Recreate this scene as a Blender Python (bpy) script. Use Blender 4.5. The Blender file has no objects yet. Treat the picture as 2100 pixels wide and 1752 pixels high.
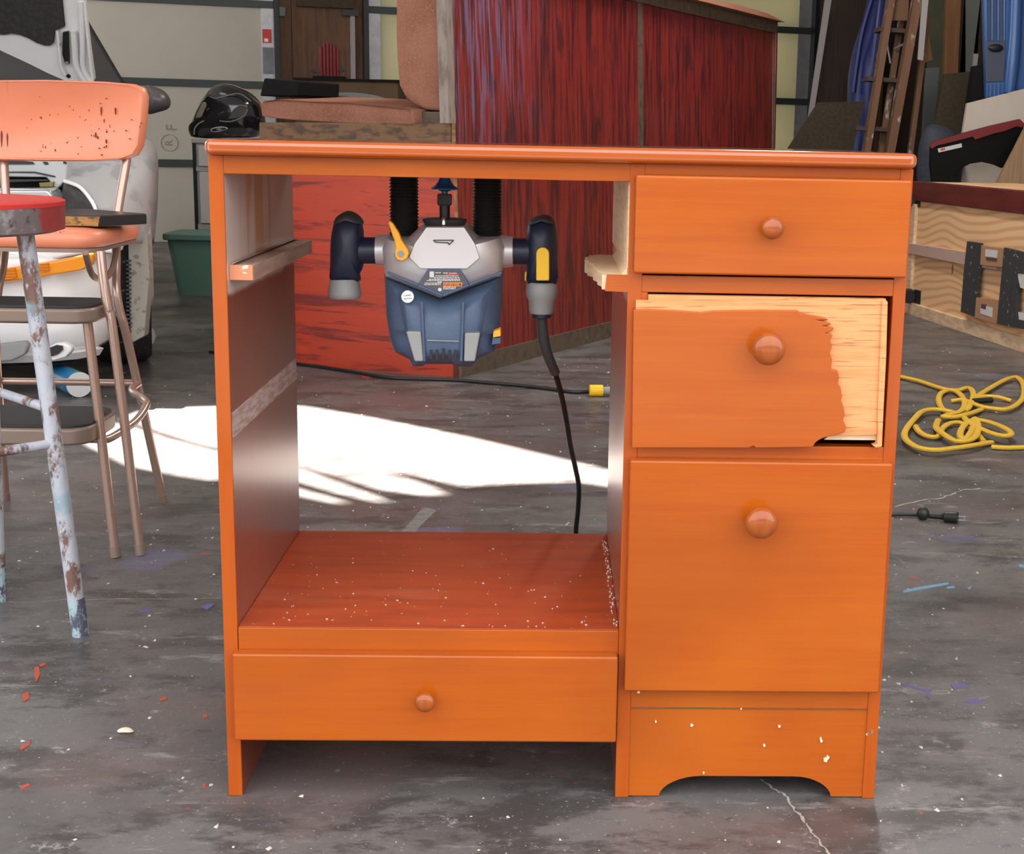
import bpy, bmesh, math, random
from mathutils import Vector, Matrix
random.seed(7)
V = Vector
S = bpy.context.scene
COL = S.collection

# ---------------------------------------------------------------- camera
CAM = V((0.37047, -1.51015, 0.76727))
RT = V((0.99930896, -0.03096716, 0.02055792))
UP = V((-0.01431785, 0.18970163, 0.98173738))
FW = V((0.03430149, 0.98135331, -0.18912715))
FOC, PX, PY = 2817.377, 1226.03, 824.211
cd = bpy.data.cameras.new('camera')
cam = bpy.data.objects.new('camera', cd)
COL.objects.link(cam)
m = Matrix.Identity(4)
for i in range(3):
    m[i][0], m[i][1], m[i][2], m[i][3] = RT[i], UP[i], -FW[i], CAM[i]
cam.matrix_world = m
cd.sensor_width = 36
cd.lens = FOC / 2100 * 36
cd.shift_x = (1050 - PX) / 2100
cd.shift_y = (PY - 876) / 2100
cd.clip_start = 0.05
S.camera = cam

# ---------------------------------------------------------------- world, sun, exposure
w = bpy.data.worlds.new('world')
S.world = w
w.use_nodes = True
bg = w.node_tree.nodes['Background']
bg.inputs['Color'].default_value = (0.92, 0.96, 1.0, 1)
bg.inputs['Strength'].default_value = 2.3
SUN_AZ = V((0.76, -0.65, 0)).normalized()
SUN_EL = math.radians(56)
sl = bpy.data.lights.new('sun', 'SUN')
sl.energy = 42
sl.angle = math.radians(0.7)
sl.color = (1.0, 0.95, 0.87)
sun = bpy.data.objects.new('sun', sl)
COL.objects.link(sun)
sd = SUN_AZ * math.cos(SUN_EL) + V((0, 0, -math.sin(SUN_EL)))
sun.rotation_euler = sd.to_track_quat('-Z', 'Y').to_euler()
vs = S.view_settings
vs.view_transform = 'Standard'
vs.look = 'None'
vs.gamma = 1
vs.use_curve_mapping = False
vs.exposure = 0.62

# ---------------------------------------------------------------- pixel helpers: a sight line met with a real plane
def ray(px, py):
    return FW + RT * ((px - PX) / FOC) - UP * ((py - PY) / FOC)
def hit(px, py, p, n):
    d = ray(px, py)
    return CAM + d * ((V(p) - CAM).dot(V(n)) / d.dot(V(n)))
def at(px, py, y):
    return hit(px, py, (0, y, 0), (0, 1, 0))
def gnd(px, py, z=0.0):
    return hit(px, py, (0, 0, z), (0, 0, 1))

# ---------------------------------------------------------------- materials
def hexc(h):
    h = h.lstrip('#')
    c = [int(h[i:i + 2], 16) / 255 for i in (0, 2, 4)]
    return tuple(((x + 0.055) / 1.055) ** 2.4 if x > 0.04045 else x / 12.92 for x in c) + (1,)
MATS = {}
def mat(name, color, rough=0.5, metal=0.0, coat=0.0, layers=(), bump=None, spec=0.5, trans=0.0, coat_rough=0.1, rvar=None, ior=1.5, glow=0.0):
    if name in MATS:
        return MATS[name]
    M = bpy.data.materials.new(name)
    M.use_nodes = True
    nt = M.node_tree
    N, L = nt.nodes, nt.links
    b = N['Principled BSDF']
    b.inputs['Roughness'].default_value = rough
    b.inputs['Metallic'].default_value = metal
    b.inputs['Specular IOR Level'].default_value = spec
    b.inputs['Coat Weight'].default_value = coat
    b.inputs['Coat Roughness'].default_value = coat_rough
    b.inputs['Transmission Weight'].default_value = trans
    b.inputs['IOR'].default_value = ior
    tc = N.new('ShaderNodeTexCoord')
    col = hexc(color) if isinstance(color, str) else tuple(color) + (1,)
    rgb = N.new('ShaderNodeRGB')
    rgb.outputs[0].default_value = col
    cur = rgb.outputs[0]
    def vec(s, rot=(0, 0, 0), off=(0, 0, 0)):
        mp = N.new('ShaderNodeMapping')
        mp.inputs['Scale'].default_value = s
        mp.inputs['Rotation'].default_value = rot
        mp.inputs['Location'].default_value = off
        L.new(tc.outputs['Object'], mp.inputs['Vector'])
        return mp.outputs[0]
    def field(ly):
        t = ly.get('t', 'noise')
        s = ly.get('s', (1, 1, 1))
        v = vec(s, ly.get('rot', (0, 0, 0)), ly.get('off', (0, 0, 0)))
        if t == 'noise':
            n = N.new('ShaderNodeTexNoise')
            n.inputs['Scale'].default_value = ly.get('scale', 5)
            n.inputs['Detail'].default_value = ly.get('detail', 4)
            n.inputs['Roughness'].default_value = ly.get('nr', 0.55)
            n.inputs['Distortion'].default_value = ly.get('dist', 0)
            L.new(v, n.inputs['Vector'])
            return n.outputs['Fac']
        if t == 'wave':
            n = N.new('ShaderNodeTexWave')
            n.wave_type = 'BANDS'
            n.bands_direction = ly.get('dir', 'Z')
            n.inputs['Scale'].default_value = ly.get('scale', 5)
            n.inputs['Distortion'].default_value = ly.get('dist', 4)
            n.inputs['Detail'].default_value = ly.get('detail', 3)
            n.inputs['Detail Scale'].default_value = ly.get('ds', 1.5)
            n.inputs['Detail Roughness'].default_value = ly.get('nr', 0.6)
            L.new(v, n.inputs['Vector'])
            return n.outputs['Fac']
        if t == 'vor':
            n = N.new('ShaderNodeTexVoronoi')
            n.inputs['Scale'].default_value = ly.get('scale', 5)
            L.new(v, n.inputs['Vector'])
            return n.outputs['Distance']
        if t == 'axis':            # a coordinate, roughened by noise
            sp = N.new('ShaderNodeSeparateXYZ')
            L.new(v, sp.inputs[0])
            n = N.new('ShaderNodeTexNoise')
            n.inputs['Scale'].default_value = ly.get('scale', 12)
            L.new(v, n.inputs['Vector'])
            ma = N.new('ShaderNodeMath')
            ma.operation = 'MULTIPLY_ADD'
            L.new(n.outputs['Fac'], ma.inputs[0])
            ma.inputs[1].default_value = ly.get('amp', 0.0)
            L.new(sp.outputs[ly.get('ax', 2)], ma.inputs[2])
            return ma.outputs[0]
    for ly in layers:
        f = field(ly)
        mr = N.new('ShaderNodeMapRange')
        mr.interpolation_type = 'SMOOTHSTEP'
        mr.inputs['From Min'].default_value = ly.get('lo', 0.4)
        mr.inputs['From Max'].default_value = ly.get('hi', 0.6)
        mr.inputs['To Min'].default_value = 0
        mr.inputs['To Max'].default_value = ly.get('f', 1.0)
        L.new(f, mr.inputs['Value'])
        fac = mr.outputs[0]
        for mk in (ly['mask'] if isinstance(ly.get('mask'), list) else [ly['mask']] if 'mask' in ly else []):
            f2 = field(mk)
            m2 = N.new('ShaderNodeMapRange')
            m2.interpolation_type = 'SMOOTHSTEP'
            m2.inputs['From Min'].default_value = mk.get('lo', 0.4)
            m2.inputs['From Max'].default_value = mk.get('hi', 0.6)
            L.new(f2, m2.inputs['Value'])
            mm = N.new('ShaderNodeMath')
            mm.operation = 'MULTIPLY'
            L.new(fac, mm.inputs[0])
            L.new(m2.outputs[0], mm.inputs[1])
            fac = mm.outputs[0]
        mx = N.new('ShaderNodeMix')
        mx.data_type = 'RGBA'
        L.new(fac, mx.inputs[0])
        L.new(cur, mx.inputs[6])
        c2 = ly['c']
        mx.inputs[7].default_value = hexc(c2) if isinstance(c2, str) else tuple(c2) + (1,)
        cur = mx.outputs[2]
    L.new(cur, b.inputs['Base Color'])
    if rvar:
        f = field(rvar)
        mr = N.new('ShaderNodeMapRange')
        mr.inputs['From Min'].default_value = rvar.get('lo', 0.3)
        mr.inputs['From Max'].default_value = rvar.get('hi', 0.7)
        mr.inputs['To Min'].default_value = rvar['r0']
        mr.inputs['To Max'].default_value = rvar['r1']
        L.new(f, mr.inputs['Value'])
        L.new(mr.outputs[0], b.inputs['Roughness'])
    if bump:
        f = field(bump)
        bp = N.new('ShaderNodeBump')
        bp.inputs['Strength'].default_value = bump.get('strength', 0.3)
        bp.inputs['Distance'].default_value = bump.get('d', 0.002)
        L.new(f, bp.inputs['Height'])
        L.new(bp.outputs[0], b.inputs['Normal'])
    if glow:                       # lets daylight soak through a thin sheet
        tl = N.new('ShaderNodeBsdfTranslucent')
        L.new(cur, tl.inputs['Color'])
        ms = N.new('ShaderNodeMixShader')
        ms.inputs[0].default_value = glow
        L.new(b.outputs[0], ms.inputs[1])
        L.new(tl.outputs[0], ms.inputs[2])
        L.new(ms.outputs[0], N['Material Output'].inputs['Surface'])
    MATS[name] = M
    return M

ORANGE = mat('orange stained varnish', (0.43, 0.086, 0.0035), 0.34, coat=0.50, coat_rough=0.10, spec=0.2,
    layers=[dict(s=(1.2, 6, 22), scale=5, detail=6, lo=0.35, hi=0.75, c=(0.37, 0.058, 0.004), f=0.6),
            dict(s=(2, 2, 90), scale=3, detail=3, lo=0.5, hi=0.75, c=(0.52, 0.11, 0.006), f=0.35),
            dict(s=(1, 1, 1), scale=3, detail=3, lo=0.45, hi=0.75, c=(0.50, 0.115, 0.005), f=0.6),
            dict(s=(1, 1, 1.4), off=(2.3, 0, 1.1), scale=2.4, detail=2, lo=0.45, hi=0.65, c=(0.34, 0.066, 0.004), f=0.6)],
    bump=dict(s=(4, 4, 120), scale=4, detail=3, strength=0.05, d=0.001))
TOPV = mat('orange tabletop varnish', (0.43, 0.079, 0.0035), 0.30, coat=1.0, coat_rough=0.07, spec=0.2,
    layers=[dict(s=(1.2, 6, 22), scale=5, detail=6, lo=0.35, hi=0.75, c=(0.37, 0.058, 0.004), f=0.6)])
TOPV.node_tree.nodes['Principled BSDF'].inputs['Coat IOR'].default_value = 1.75
ORANGE_V = mat('orange stained varnish upright grain', (0.43, 0.079, 0.0035), 0.34, coat=0.50, coat_rough=0.10, spec=0.2,
    layers=[dict(s=(30, 30, 1.2), scale=5, detail=5, lo=0.35, hi=0.75, c=(0.37, 0.058, 0.004), f=0.5)])
ORANGE_DK = mat('worn orange shelf varnish', (0.42, 0.06, 0.012), 0.30, coat=0.08, coat_rough=0.22, spec=.3,
    layers=[dict(s=(1.2, 9, 9), scale=6, detail=6, lo=0.35, hi=0.7, c=(0.30, 0.038, 0.010), f=0.8),
            dict(s=(1, 3, 1), scale=4, detail=5, lo=0.55, hi=0.8, c=(0.45, 0.16, 0.09), f=0.35),
            dict(s=(1, 1, 1), scale=150, detail=2, lo=0.72, hi=0.76, c=(0.7, 0.55, 0.45), f=0.8)])
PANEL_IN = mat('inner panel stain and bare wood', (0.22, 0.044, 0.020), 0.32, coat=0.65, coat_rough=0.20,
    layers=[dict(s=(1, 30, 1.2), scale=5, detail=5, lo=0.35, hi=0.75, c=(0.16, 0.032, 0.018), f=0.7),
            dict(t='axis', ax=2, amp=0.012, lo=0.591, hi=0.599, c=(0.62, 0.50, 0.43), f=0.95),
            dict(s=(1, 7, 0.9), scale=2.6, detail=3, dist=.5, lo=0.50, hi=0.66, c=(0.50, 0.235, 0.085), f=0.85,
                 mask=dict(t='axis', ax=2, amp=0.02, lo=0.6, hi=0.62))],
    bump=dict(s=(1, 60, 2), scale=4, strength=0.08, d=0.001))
PINE = mat('raw pine', (0.74, 0.32, 0.12), 0.6,
    layers=[dict(s=(1.5, 1, 26), scale=4, detail=5, dist=.6, lo=0.42, hi=0.7, c=(0.64, 0.235, 0.07), f=0.8),
            dict(s=(5, 3, 120), scale=3, detail=3, dist=.5, lo=0.56, hi=0.63, c=(0.36, 0.11, 0.035), f=0.75)])
PALE = mat('fresh broken wood', (0.80, 0.58, 0.36), 0.65,
    layers=[dict(s=(6, 2, 30), scale=6, detail=4, lo=0.4, hi=0.7, c=(0.62, 0.38, 0.20), f=0.6)])
GREYWOOD = mat('aged greyish wood', (0.40, 0.27, 0.21), 0.6,
    layers=[dict(s=(8, 1.5, 8), scale=8, detail=5, lo=0.35, hi=0.7, c=(0.28, 0.14, 0.09), f=0.8)])
FLOOR = mat('worn painted concrete', (0.108, 0.097, 0.092), 0.45, spec=0.45,
    layers=[dict(scale=1.7, detail=9, nr=0.68, lo=0.42, hi=0.60, c=(0.158, 0.143, 0.136), f=0.9),
            dict(scale=4.0, s=(1, 2.0, 1), detail=12, nr=0.76, lo=0.48, hi=0.58, c=(0.054, 0.047, 0.044), f=0.85),
            dict(scale=2.3, off=(3, 1, 0), detail=7, lo=0.53, hi=0.63, c=(0.155, 0.112, 0.105), f=0.55),
            dict(scale=6, s=(0.5, 2.4, 1), off=(7, 2, 0), detail=14, nr=0.8, lo=0.56, hi=0.65, c=(0.31, 0.285, 0.265), f=0.75),
            dict(scale=9, s=(1, 1.6, 1), off=(17, 5, 0), detail=12, nr=0.8, lo=0.56, hi=0.63, c=(0.055, 0.048, 0.046), f=0.7),
            dict(scale=22, off=(1, 5, 0), detail=9, nr=0.8, lo=0.585, hi=0.65, c=(0.36, 0.33, 0.31), f=0.7),
            dict(scale=30, off=(4, 9, 0), detail=8, nr=0.8, lo=0.59, hi=0.66, c=(0.036, 0.032, 0.031), f=0.7),
            dict(scale=170, detail=2, lo=0.665, hi=0.72, c=(0.44, 0.40, 0.37), f=0.6),
            dict(scale=3.6, off=(11, 4, 0), detail=6, lo=0.635, hi=0.66, c=(0.16, 0.15, 0.32), f=0.30),
            dict(scale=9, off=(2, 14, 0), detail=4, lo=0.69, hi=0.71, c=(0.40, 0.075, 0.04), f=0.6)],
    rvar=dict(scale=3.5, detail=7, r0=0.28, r1=0.56),
    bump=dict(scale=60, detail=6, strength=0.22, d=0.003))
DRIVE = mat('driveway asphalt', (0.060, 0.058, 0.055), 0.85, layers=[dict(scale=3, c=(0.045, 0.043, 0.041), f=0.7)])
REDH = mat('red stained plywood lying grain', (0.43, 0.036, 0.008), 0.42, coat=0.12, coat_rough=0.25,
    layers=[dict(s=(0.45, 0.45, 5.5), scale=2.6, detail=6, nr=0.6, dist=1.6, lo=0.50, hi=0.60, c=(0.13, 0.010, 0.008), f=0.85),
            dict(s=(1.2, 1.2, 5), scale=4, detail=6, lo=0.55, hi=0.75, c=(0.58, 0.055, 0.012), f=0.55),
            dict(s=(1, 1, 12), scale=7, detail=6, dist=.8, lo=0.58, hi=0.68, c=(0.11, 0.010, 0.010), f=0.7)])
REDV = mat('dark red stained plywood upright grain', (0.25, 0.021, 0.016), 0.36, coat=0.25, coat_rough=0.28,
    layers=[dict(s=(16, 16, 0.7), scale=3, detail=8, nr=0.68, dist=.4, lo=0.44, hi=0.60, c=(0.055, 0.007, 0.009), f=0.9),
            dict(s=(60, 60, 1.3), scale=3, detail=4, lo=0.52, hi=0.66, c=(0.32, 0.034, 0.023), f=0.5),
            dict(s=(5, 5, 2.0), scale=2.5, detail=5, lo=0.55, hi=0.68, c=(0.055, 0.010, 0.012), f=0.75),
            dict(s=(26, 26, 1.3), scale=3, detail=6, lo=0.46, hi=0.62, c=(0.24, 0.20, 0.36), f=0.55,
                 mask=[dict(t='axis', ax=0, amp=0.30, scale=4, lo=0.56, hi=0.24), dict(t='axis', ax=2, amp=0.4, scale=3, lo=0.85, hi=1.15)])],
    bump=dict(s=(60, 60, 2), scale=3, strength=0.15, d=0.002))
TRIM = mat('weathered dark trim wood', (0.115, 0.080, 0.052), 0.6,
    layers=[dict(s=(5, 5, 5), scale=6, detail=6, lo=0.45, hi=0.7, c=(0.055, 0.040, 0.030), f=0.8),
            dict(s=(3, 3, 3), scale=9, detail=5, lo=0.6, hi=0.75, c=(0.26, 0.16, 0.08), f=0.7)])
TRIMG = mat('grey weathered post wood', (0.30, 0.24, 0.20), 0.6,
    layers=[dict(s=(8, 8, 2), scale=6, detail=6, lo=0.45, hi=0.7, c=(0.14, 0.10, 0.085), f=0.8)])
TAN = mat('tan board edge', (0.42, 0.22, 0.10), 0.65, layers=[dict(s=(2, 2, 12), scale=6, c=(0.22, 0.10, 0.05), f=0.8)])
UPHOL = mat('rusty brown upholstery', (0.33, 0.145, 0.095), 0.9, spec=0.15,
    layers=[dict(scale=7, detail=6, lo=0.4, hi=0.7, c=(0.235, 0.088, 0.052), f=0.7),
            dict(scale=220, detail=2, lo=0.45, hi=0.7, c=(0.44, 0.22, 0.15), f=0.5)],
    bump=dict(scale=260, strength=0.3, d=0.002))
DOORW = mat('off white insulation panel', (0.56, 0.515, 0.44), 0.75,
    layers=[dict(scale=1.3, detail=5, lo=0.4, hi=0.7, c=(0.49, 0.44, 0.36), f=0.7),
            dict(scale=90, detail=2, lo=0.6, hi=0.75, c=(0.50, 0.46, 0.38), f=0.4)])
DOORY = mat('yellowed insulation panel', (0.66, 0.63, 0.44), 0.75, layers=[dict(scale=1.5, c=(0.60, 0.56, 0.38), f=0.6)], glow=0.15)
STEELD = mat('dark green grey steel', (0.055, 0.068, 0.062), 0.5, metal=0.3)
GALV = mat('galvanised steel', (0.52, 0.50, 0.52), 0.45, metal=0.55, layers=[dict(scale=14, detail=3, c=(0.40, 0.39, 0.41), f=0.6)])
GALVD = mat('dull galvanised steel', (0.20, 0.205, 0.225), 0.5, metal=0.4, layers=[dict(scale=9, c=(0.14, 0.14, 0.15), f=0.7)])
BLACKSTEEL = mat('black steel', (0.030, 0.030, 0.034), 0.45, metal=0.4)
PLYB = mat('brown wall plywood', (0.17, 0.085, 0.045), 0.75,
    layers=[dict(s=(9, 9, 1.2), scale=4, detail=6, lo=0.4, hi=0.7, c=(0.105, 0.050, 0.028), f=0.8)])
PANELDK = mat('dark brown wall panelling', (0.045, 0.024, 0.014), 0.7,
    layers=[dict(s=(14, 14, 1), scale=4, detail=5, lo=0.4, hi=0.7, c=(0.026, 0.014, 0.009), f=0.8)])
CEIL = mat('pale ceiling sheet', (0.78, 0.77, 0.75), 0.8)
WALLL = mat('pale side wall', (0.50, 0.48, 0.44), 0.8, layers=[dict(scale=2, c=(0.42, 0.40, 0.36), f=0.6)])
NAVY = mat('navy rubber grip', (0.012, 0.017, 0.040), 0.42, bump=dict(scale=400, strength=0.1, d=0.001))
SLATE = mat('slate blue plastic', (0.058, 0.088, 0.150), 0.48, layers=[dict(scale=300, detail=1, lo=0.5, hi=0.8, c=(0.09, 0.13, 0.20), f=0.4)])
SILVER = mat('satin silver housing', (0.62, 0.58, 0.585), 0.36, metal=0.45)
GREYP = mat('grey plastic', (0.27, 0.265, 0.255), 0.5)
DGREY = mat('dark grey rubber', (0.045, 0.046, 0.047), 0.55)
BLACK = mat('black rubber', (0.012, 0.012, 0.012), 0.45)
BLACKM = mat('black matt', (0.010, 0.009, 0.009), 0.8, spec=0.2)
YEL = mat('amber yellow plastic', (0.86, 0.38, 0.012), 0.4)
YEL2 = mat('bright yellow plastic', (0.90, 0.52, 0.008), 0.4)
ORL = mat('orange label print', (0.90, 0.24, 0.03), 0.5)
WHITE = mat('white print', (0.85, 0.85, 0.83), 0.6)
PALEP = mat('pale print', (0.60, 0.60, 0.58), 0.6)
LABELG = mat('dark label film', (0.085, 0.070, 0.066), 0.45)
REDP = mat('red print', (0.60, 0.06, 0.04), 0.6)
BLUEB = mat('blue coated cutter', (0.02, 0.11, 0.30), 0.3, metal=0.3)
BRIGHT = mat('bright steel', (0.7, 0.7, 0.72), 0.25, metal=1.0)
VINYL = mat('coral vinyl', (0.78, 0.245, 0.130), 0.42, coat=0.15, coat_rough=0.3,
    layers=[dict(scale=3, detail=4, lo=0.45, hi=0.75, c=(0.74, 0.185, 0.085), f=0.6),
            dict(s=(40, 40, 9), scale=2.2, detail=2, lo=0.735, hi=0.755, c=(0.10, 0.022, 0.015), f=0.9,
                 mask=dict(t='axis', ax=2, amp=0.05, lo=0.80, hi=0.74)),
            dict(s=(30, 1, 1.0), scale=1.3, detail=2, lo=0.70, hi=0.74, c=(0.60, 0.12, 0.035), f=0.5)])
BRONZE = mat('bronze enamel tube', (0.46, 0.30, 0.235), 0.26, metal=0.55, coat=0.4, coat_rough=0.1)
BRONZED = mat('brown enamel step rim', (0.30, 0.215, 0.170), 0.38, metal=0.3)
TREAD = mat('black ribbed step rubber', (0.022, 0.022, 0.024), 0.5)
RUST = mat('flaking rusty white paint', (0.52, 0.53, 0.58), 0.42,
    layers=[dict(scale=16, s=(1, 1, 0.5), detail=8, nr=0.75, lo=0.51, hi=0.58, c=(0.19, 0.090, 0.060), f=0.95),
            dict(scale=28, s=(1, 1, 0.5), off=(4, 2, 8), detail=6, lo=0.58, hi=0.66, c=(0.085, 0.050, 0.040), f=0.9),
            dict(scale=13, off=(1, 9, 3), detail=5, lo=0.58, hi=0.68, c=(0.28, 0.42, 0.48), f=0.7),
            dict(scale=60, detail=3, lo=0.62, hi=0.68, c=(0.62, 0.60, 0.56), f=0.8)],
    bump=dict(scale=60, detail=5, strength=0.6, d=0.003))
RUSTRIM = mat('rusted seat rim', (0.19, 0.155, 0.155), 0.55, metal=0.2,
    layers=[dict(scale=30, detail=7, nr=0.7, lo=0.50, hi=0.62, c=(0.36, 0.33, 0.31), f=0.8),
            dict(scale=22, off=(3, 3, 1), detail=5, lo=0.58, hi=0.66, c=(0.48, 0.13, 0.035), f=0.85),
            dict(scale=40, off=(1, 7, 2), detail=5, lo=0.60, hi=0.68, c=(0.07, 0.035, 0.028), f=0.9),
            dict(t='axis', ax=0, amp=0.012, scale=40, lo=-0.344, hi=-0.338, c=(0.40, 0.022, 0.020), f=0.85)],
    bump=dict(scale=70, detail=5, strength=0.5, d=0.003))
REDSEAT = mat('red seat vinyl', (0.62, 0.035, 0.030), 0.5)
BURNT = mat('charred yellow wood', (0.36, 0.17, 0.035), 0.55,
    layers=[dict(s=(14, 14, 30), scale=3, detail=5, lo=0.46, hi=0.62, c=(0.05, 0.025, 0.012), f=0.9)])
BLKGLOSS = mat('black lacquer', (0.016, 0.014, 0.018), 0.28, layers=[dict(scale=6, c=(0.03, 0.02, 0.02), f=0.5)])
CARW = mat('white car paint', (0.80, 0.78, 0.77), 0.25, coat=0.6, coat_rough=0.05)
PRIMER = mat('grey primer patches', (0.42, 0.40, 0.39), 0.6,
    layers=[dict(scale=9, detail=4, lo=0.5, hi=0.56, c=(0.30, 0.295, 0.31), f=0.8)])
CARG = mat('painted inner metal', (0.50, 0.50, 0.50), 0.4)
INSUL = mat('dark hood insulation', (0.040, 0.036, 0.036), 0.95, spec=0.1, layers=[dict(scale=70, c=(0.055, 0.050, 0.050), f=0.8)])
AMBER = mat('amber lamp lens', (0.85, 0.28, 0.005), 0.18, coat=0.6)
AMBERD = mat('ribbed amber lens', (0.70, 0.20, 0.004), 0.3, layers=[dict(t='wave', dir='Z', scale=38, dist=0, lo=0.3, hi=0.7, c=(0.42, 0.11, 0.003), f=0.8)])
LENS = mat('headlamp lens', (0.50, 0.52, 0.52), 0.12, metal=0.5, coat=0.8)
GLASSD = mat('dark glass', (0.03, 0.032, 0.034), 0.08, coat=0.5)
TYRE = mat('tyre rubber', (0.022, 0.021, 0.020), 0.8, layers=[dict(scale=60, detail=5, lo=0.6, hi=0.7, c=(0.30, 0.28, 0.24), f=0.8)])
DIRTW = mat('dirty beige liner', (0.34, 0.31, 0.26), 0.75, layers=[dict(scale=35, detail=5, lo=0.55, hi=0.68, c=(0.12, 0.10, 0.085), f=0.8)])
HELM = mat('gloss black graphic shell', (0.012, 0.011, 0.013), 0.14, coat=0.8, coat_rough=0.05,
    layers=[dict(s=(2.2, 1, 5), scale=4, detail=3, dist=1.5, lo=0.60, hi=0.64, c=(0.13, 0.11, 0.12), f=0.8),
            dict(s=(2, 1, 4), off=(3, 1, 1), scale=4, detail=3, dist=1.5, lo=0.64, hi=0.67, c=(0.035, 0.035, 0.11), f=0.9)])
VISOR = mat('tinted clear visor', (0.26, 0.22, 0.155), 0.12, coat=0.5)
CABINET = mat('grey filing cabinet paint', (0.62, 0.57, 0.54), 0.5)
CABEDGE = mat('worn cabinet edge', (0.52, 0.49, 0.47), 0.4, metal=0.3)
GREENB = mat('green plastic tub', (0.12, 0.235, 0.18), 0.5)
CARD = mat('brown cardboard', (0.135, 0.085, 0.042), 0.85, layers=[dict(scale=4, c=(0.10, 0.06, 0.03), f=0.6)])
CARDDK = mat('dim brown hardboard', (0.070, 0.050, 0.027), 0.8, layers=[dict(scale=60, detail=3, c=(0.048, 0.034, 0.018), f=0.7)])
DKRED = mat('dark red enamel', (0.20, 0.010, 0.012), 0.45)
GREYCL = mat('grey blue cloth', (0.115, 0.125, 0.13), 0.9)
CRATEP = mat('pale pine plywood', (0.80, 0.52, 0.28), 0.65,
    layers=[dict(t='wave', dir='Z', s=(0.8, 0.8, 1.0), scale=9, dist=20, detail=0.6, ds=0.28, nr=.4, lo=0.35, hi=0.95, c=(0.60, 0.30, 0.115), f=0.65),
            dict(s=(2, 2, 1), scale=6, detail=6, lo=0.66, hi=0.71, c=(0.16, 0.06, 0.04), f=0.8,
                 mask=dict(t='axis', ax=2, amp=0.1, lo=0.36, hi=0.30))])
CRATEB = mat('pale pine batten', (0.72, 0.53, 0.34), 0.65, layers=[dict(s=(3, 3, 12), scale=5, c=(0.50, 0.31, 0.18), f=0.6)])
CRATER = mat('dark red stained rail', (0.135, 0.022, 0.020), 0.5, layers=[dict(s=(12, 1, 12), scale=4, c=(0.09, 0.014, 0.014), f=0.8)])
STRIP = mat('charcoal granule strip', (0.030, 0.031, 0.032), 0.85, layers=[dict(scale=45, detail=3, lo=0.66, hi=0.70, c=(0.42, 0.38, 0.33), f=0.9), dict(scale=300, detail=2, lo=0.5, hi=0.7, c=(0.07, 0.07, 0.07), f=0.8)])
CARDL = mat('tan carton board', (0.40, 0.215, 0.11), 0.8)
CORDY = mat('yellow cord sheath', (0.72, 0.43, 0.035), 0.5)
LADW = mat('paint spattered ladder wood', (0.20, 0.098, 0.050), 0.7,
    layers=[dict(s=(12, 12, 1.5), scale=4, detail=5, lo=0.4, hi=0.7, c=(0.17, 0.075, 0.038), f=0.8),
            dict(scale=14, s=(1, 1, 0.6), detail=6, lo=0.60, hi=0.66, c=(0.50, 0.45, 0.42), f=0.85)])
STEPW = mat('dark ladder tread', (0.075, 0.048, 0.033), 0.75)
KAYAK = mat('deep blue moulded plastic', (0.010, 0.020, 0.150), 0.35)
SLED = mat('blue moulded plastic', (0.045, 0.130, 0.36), 0.3, coat=0.3)
SLEDG = mat('dull blue grey pad', (0.075, 0.090, 0.135), 0.6)
LUMB = mat('orange framing lumber', (0.34, 0.165, 0.065), 0.7, layers=[dict(s=(16, 16, 1), scale=4, detail=5, c=(0.25, 0.11, 0.042), f=0.8)])
FOAM = mat('white foam board', (0.66, 0.57, 0.49), 0.85, layers=[dict(scale=5, c=(0.60, 0.51, 0.43), f=0.6)])
POLE = mat('dull white pipe', (0.40, 0.36, 0.35), 0.6)
CORR = mat('corrugated grey sheet', (0.22, 0.23, 0.235), 0.5, metal=0.3)
HAZY = mat('hazy grey plastic sheet', (0.20, 0.21, 0.18), 0.5)
OLIVE = mat('olive patched sheet', (0.13, 0.13, 0.075), 0.8, layers=[dict(scale=5, c=(0.09, 0.10, 0.075), f=0.7)])
BLUEGREY = mat('dark blue grey tarp', (0.035, 0.042, 0.060), 0.7, bump=dict(scale=12, strength=0.6, d=0.02))
FENDR = mat('red painted edge', (0.17, 0.010, 0.010), 0.4)
FENDB = mat('black fender skin', (0.004, 0.004, 0.004), 0.55, spec=.15, layers=[dict(scale=14, detail=4, lo=0.60, hi=0.7, c=(0.06, 0.01, 0.01), f=0.5)])
PLYL = mat('pale brown plywood sheet', (0.36, 0.23, 0.125), 0.7, layers=[dict(s=(20, 20, 1.2), rot=(0, 0.4, 0), scale=4, c=(0.27, 0.155, 0.08), f=0.7)])
CHIP = mat('pale paint chips', (0.62, 0.56, 0.48), 0.7)
CHIPB = mat('cream plaster chip', (0.72, 0.62, 0.46), 0.75)
CRACK = mat('pale crack filler', (0.36, 0.31, 0.26), 0.85)
CANB = mat('blue green can print', (0.02, 0.20, 0.46), 0.35, layers=[dict(scale=9, detail=2, lo=0.48, hi=0.56, c=(0.03, 0.26, 0.12), f=0.9), dict(scale=16, off=(2, 1, 0), lo=0.6, hi=0.64, c=(0.2, 0.55, 0.75), f=0.8)])

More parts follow.
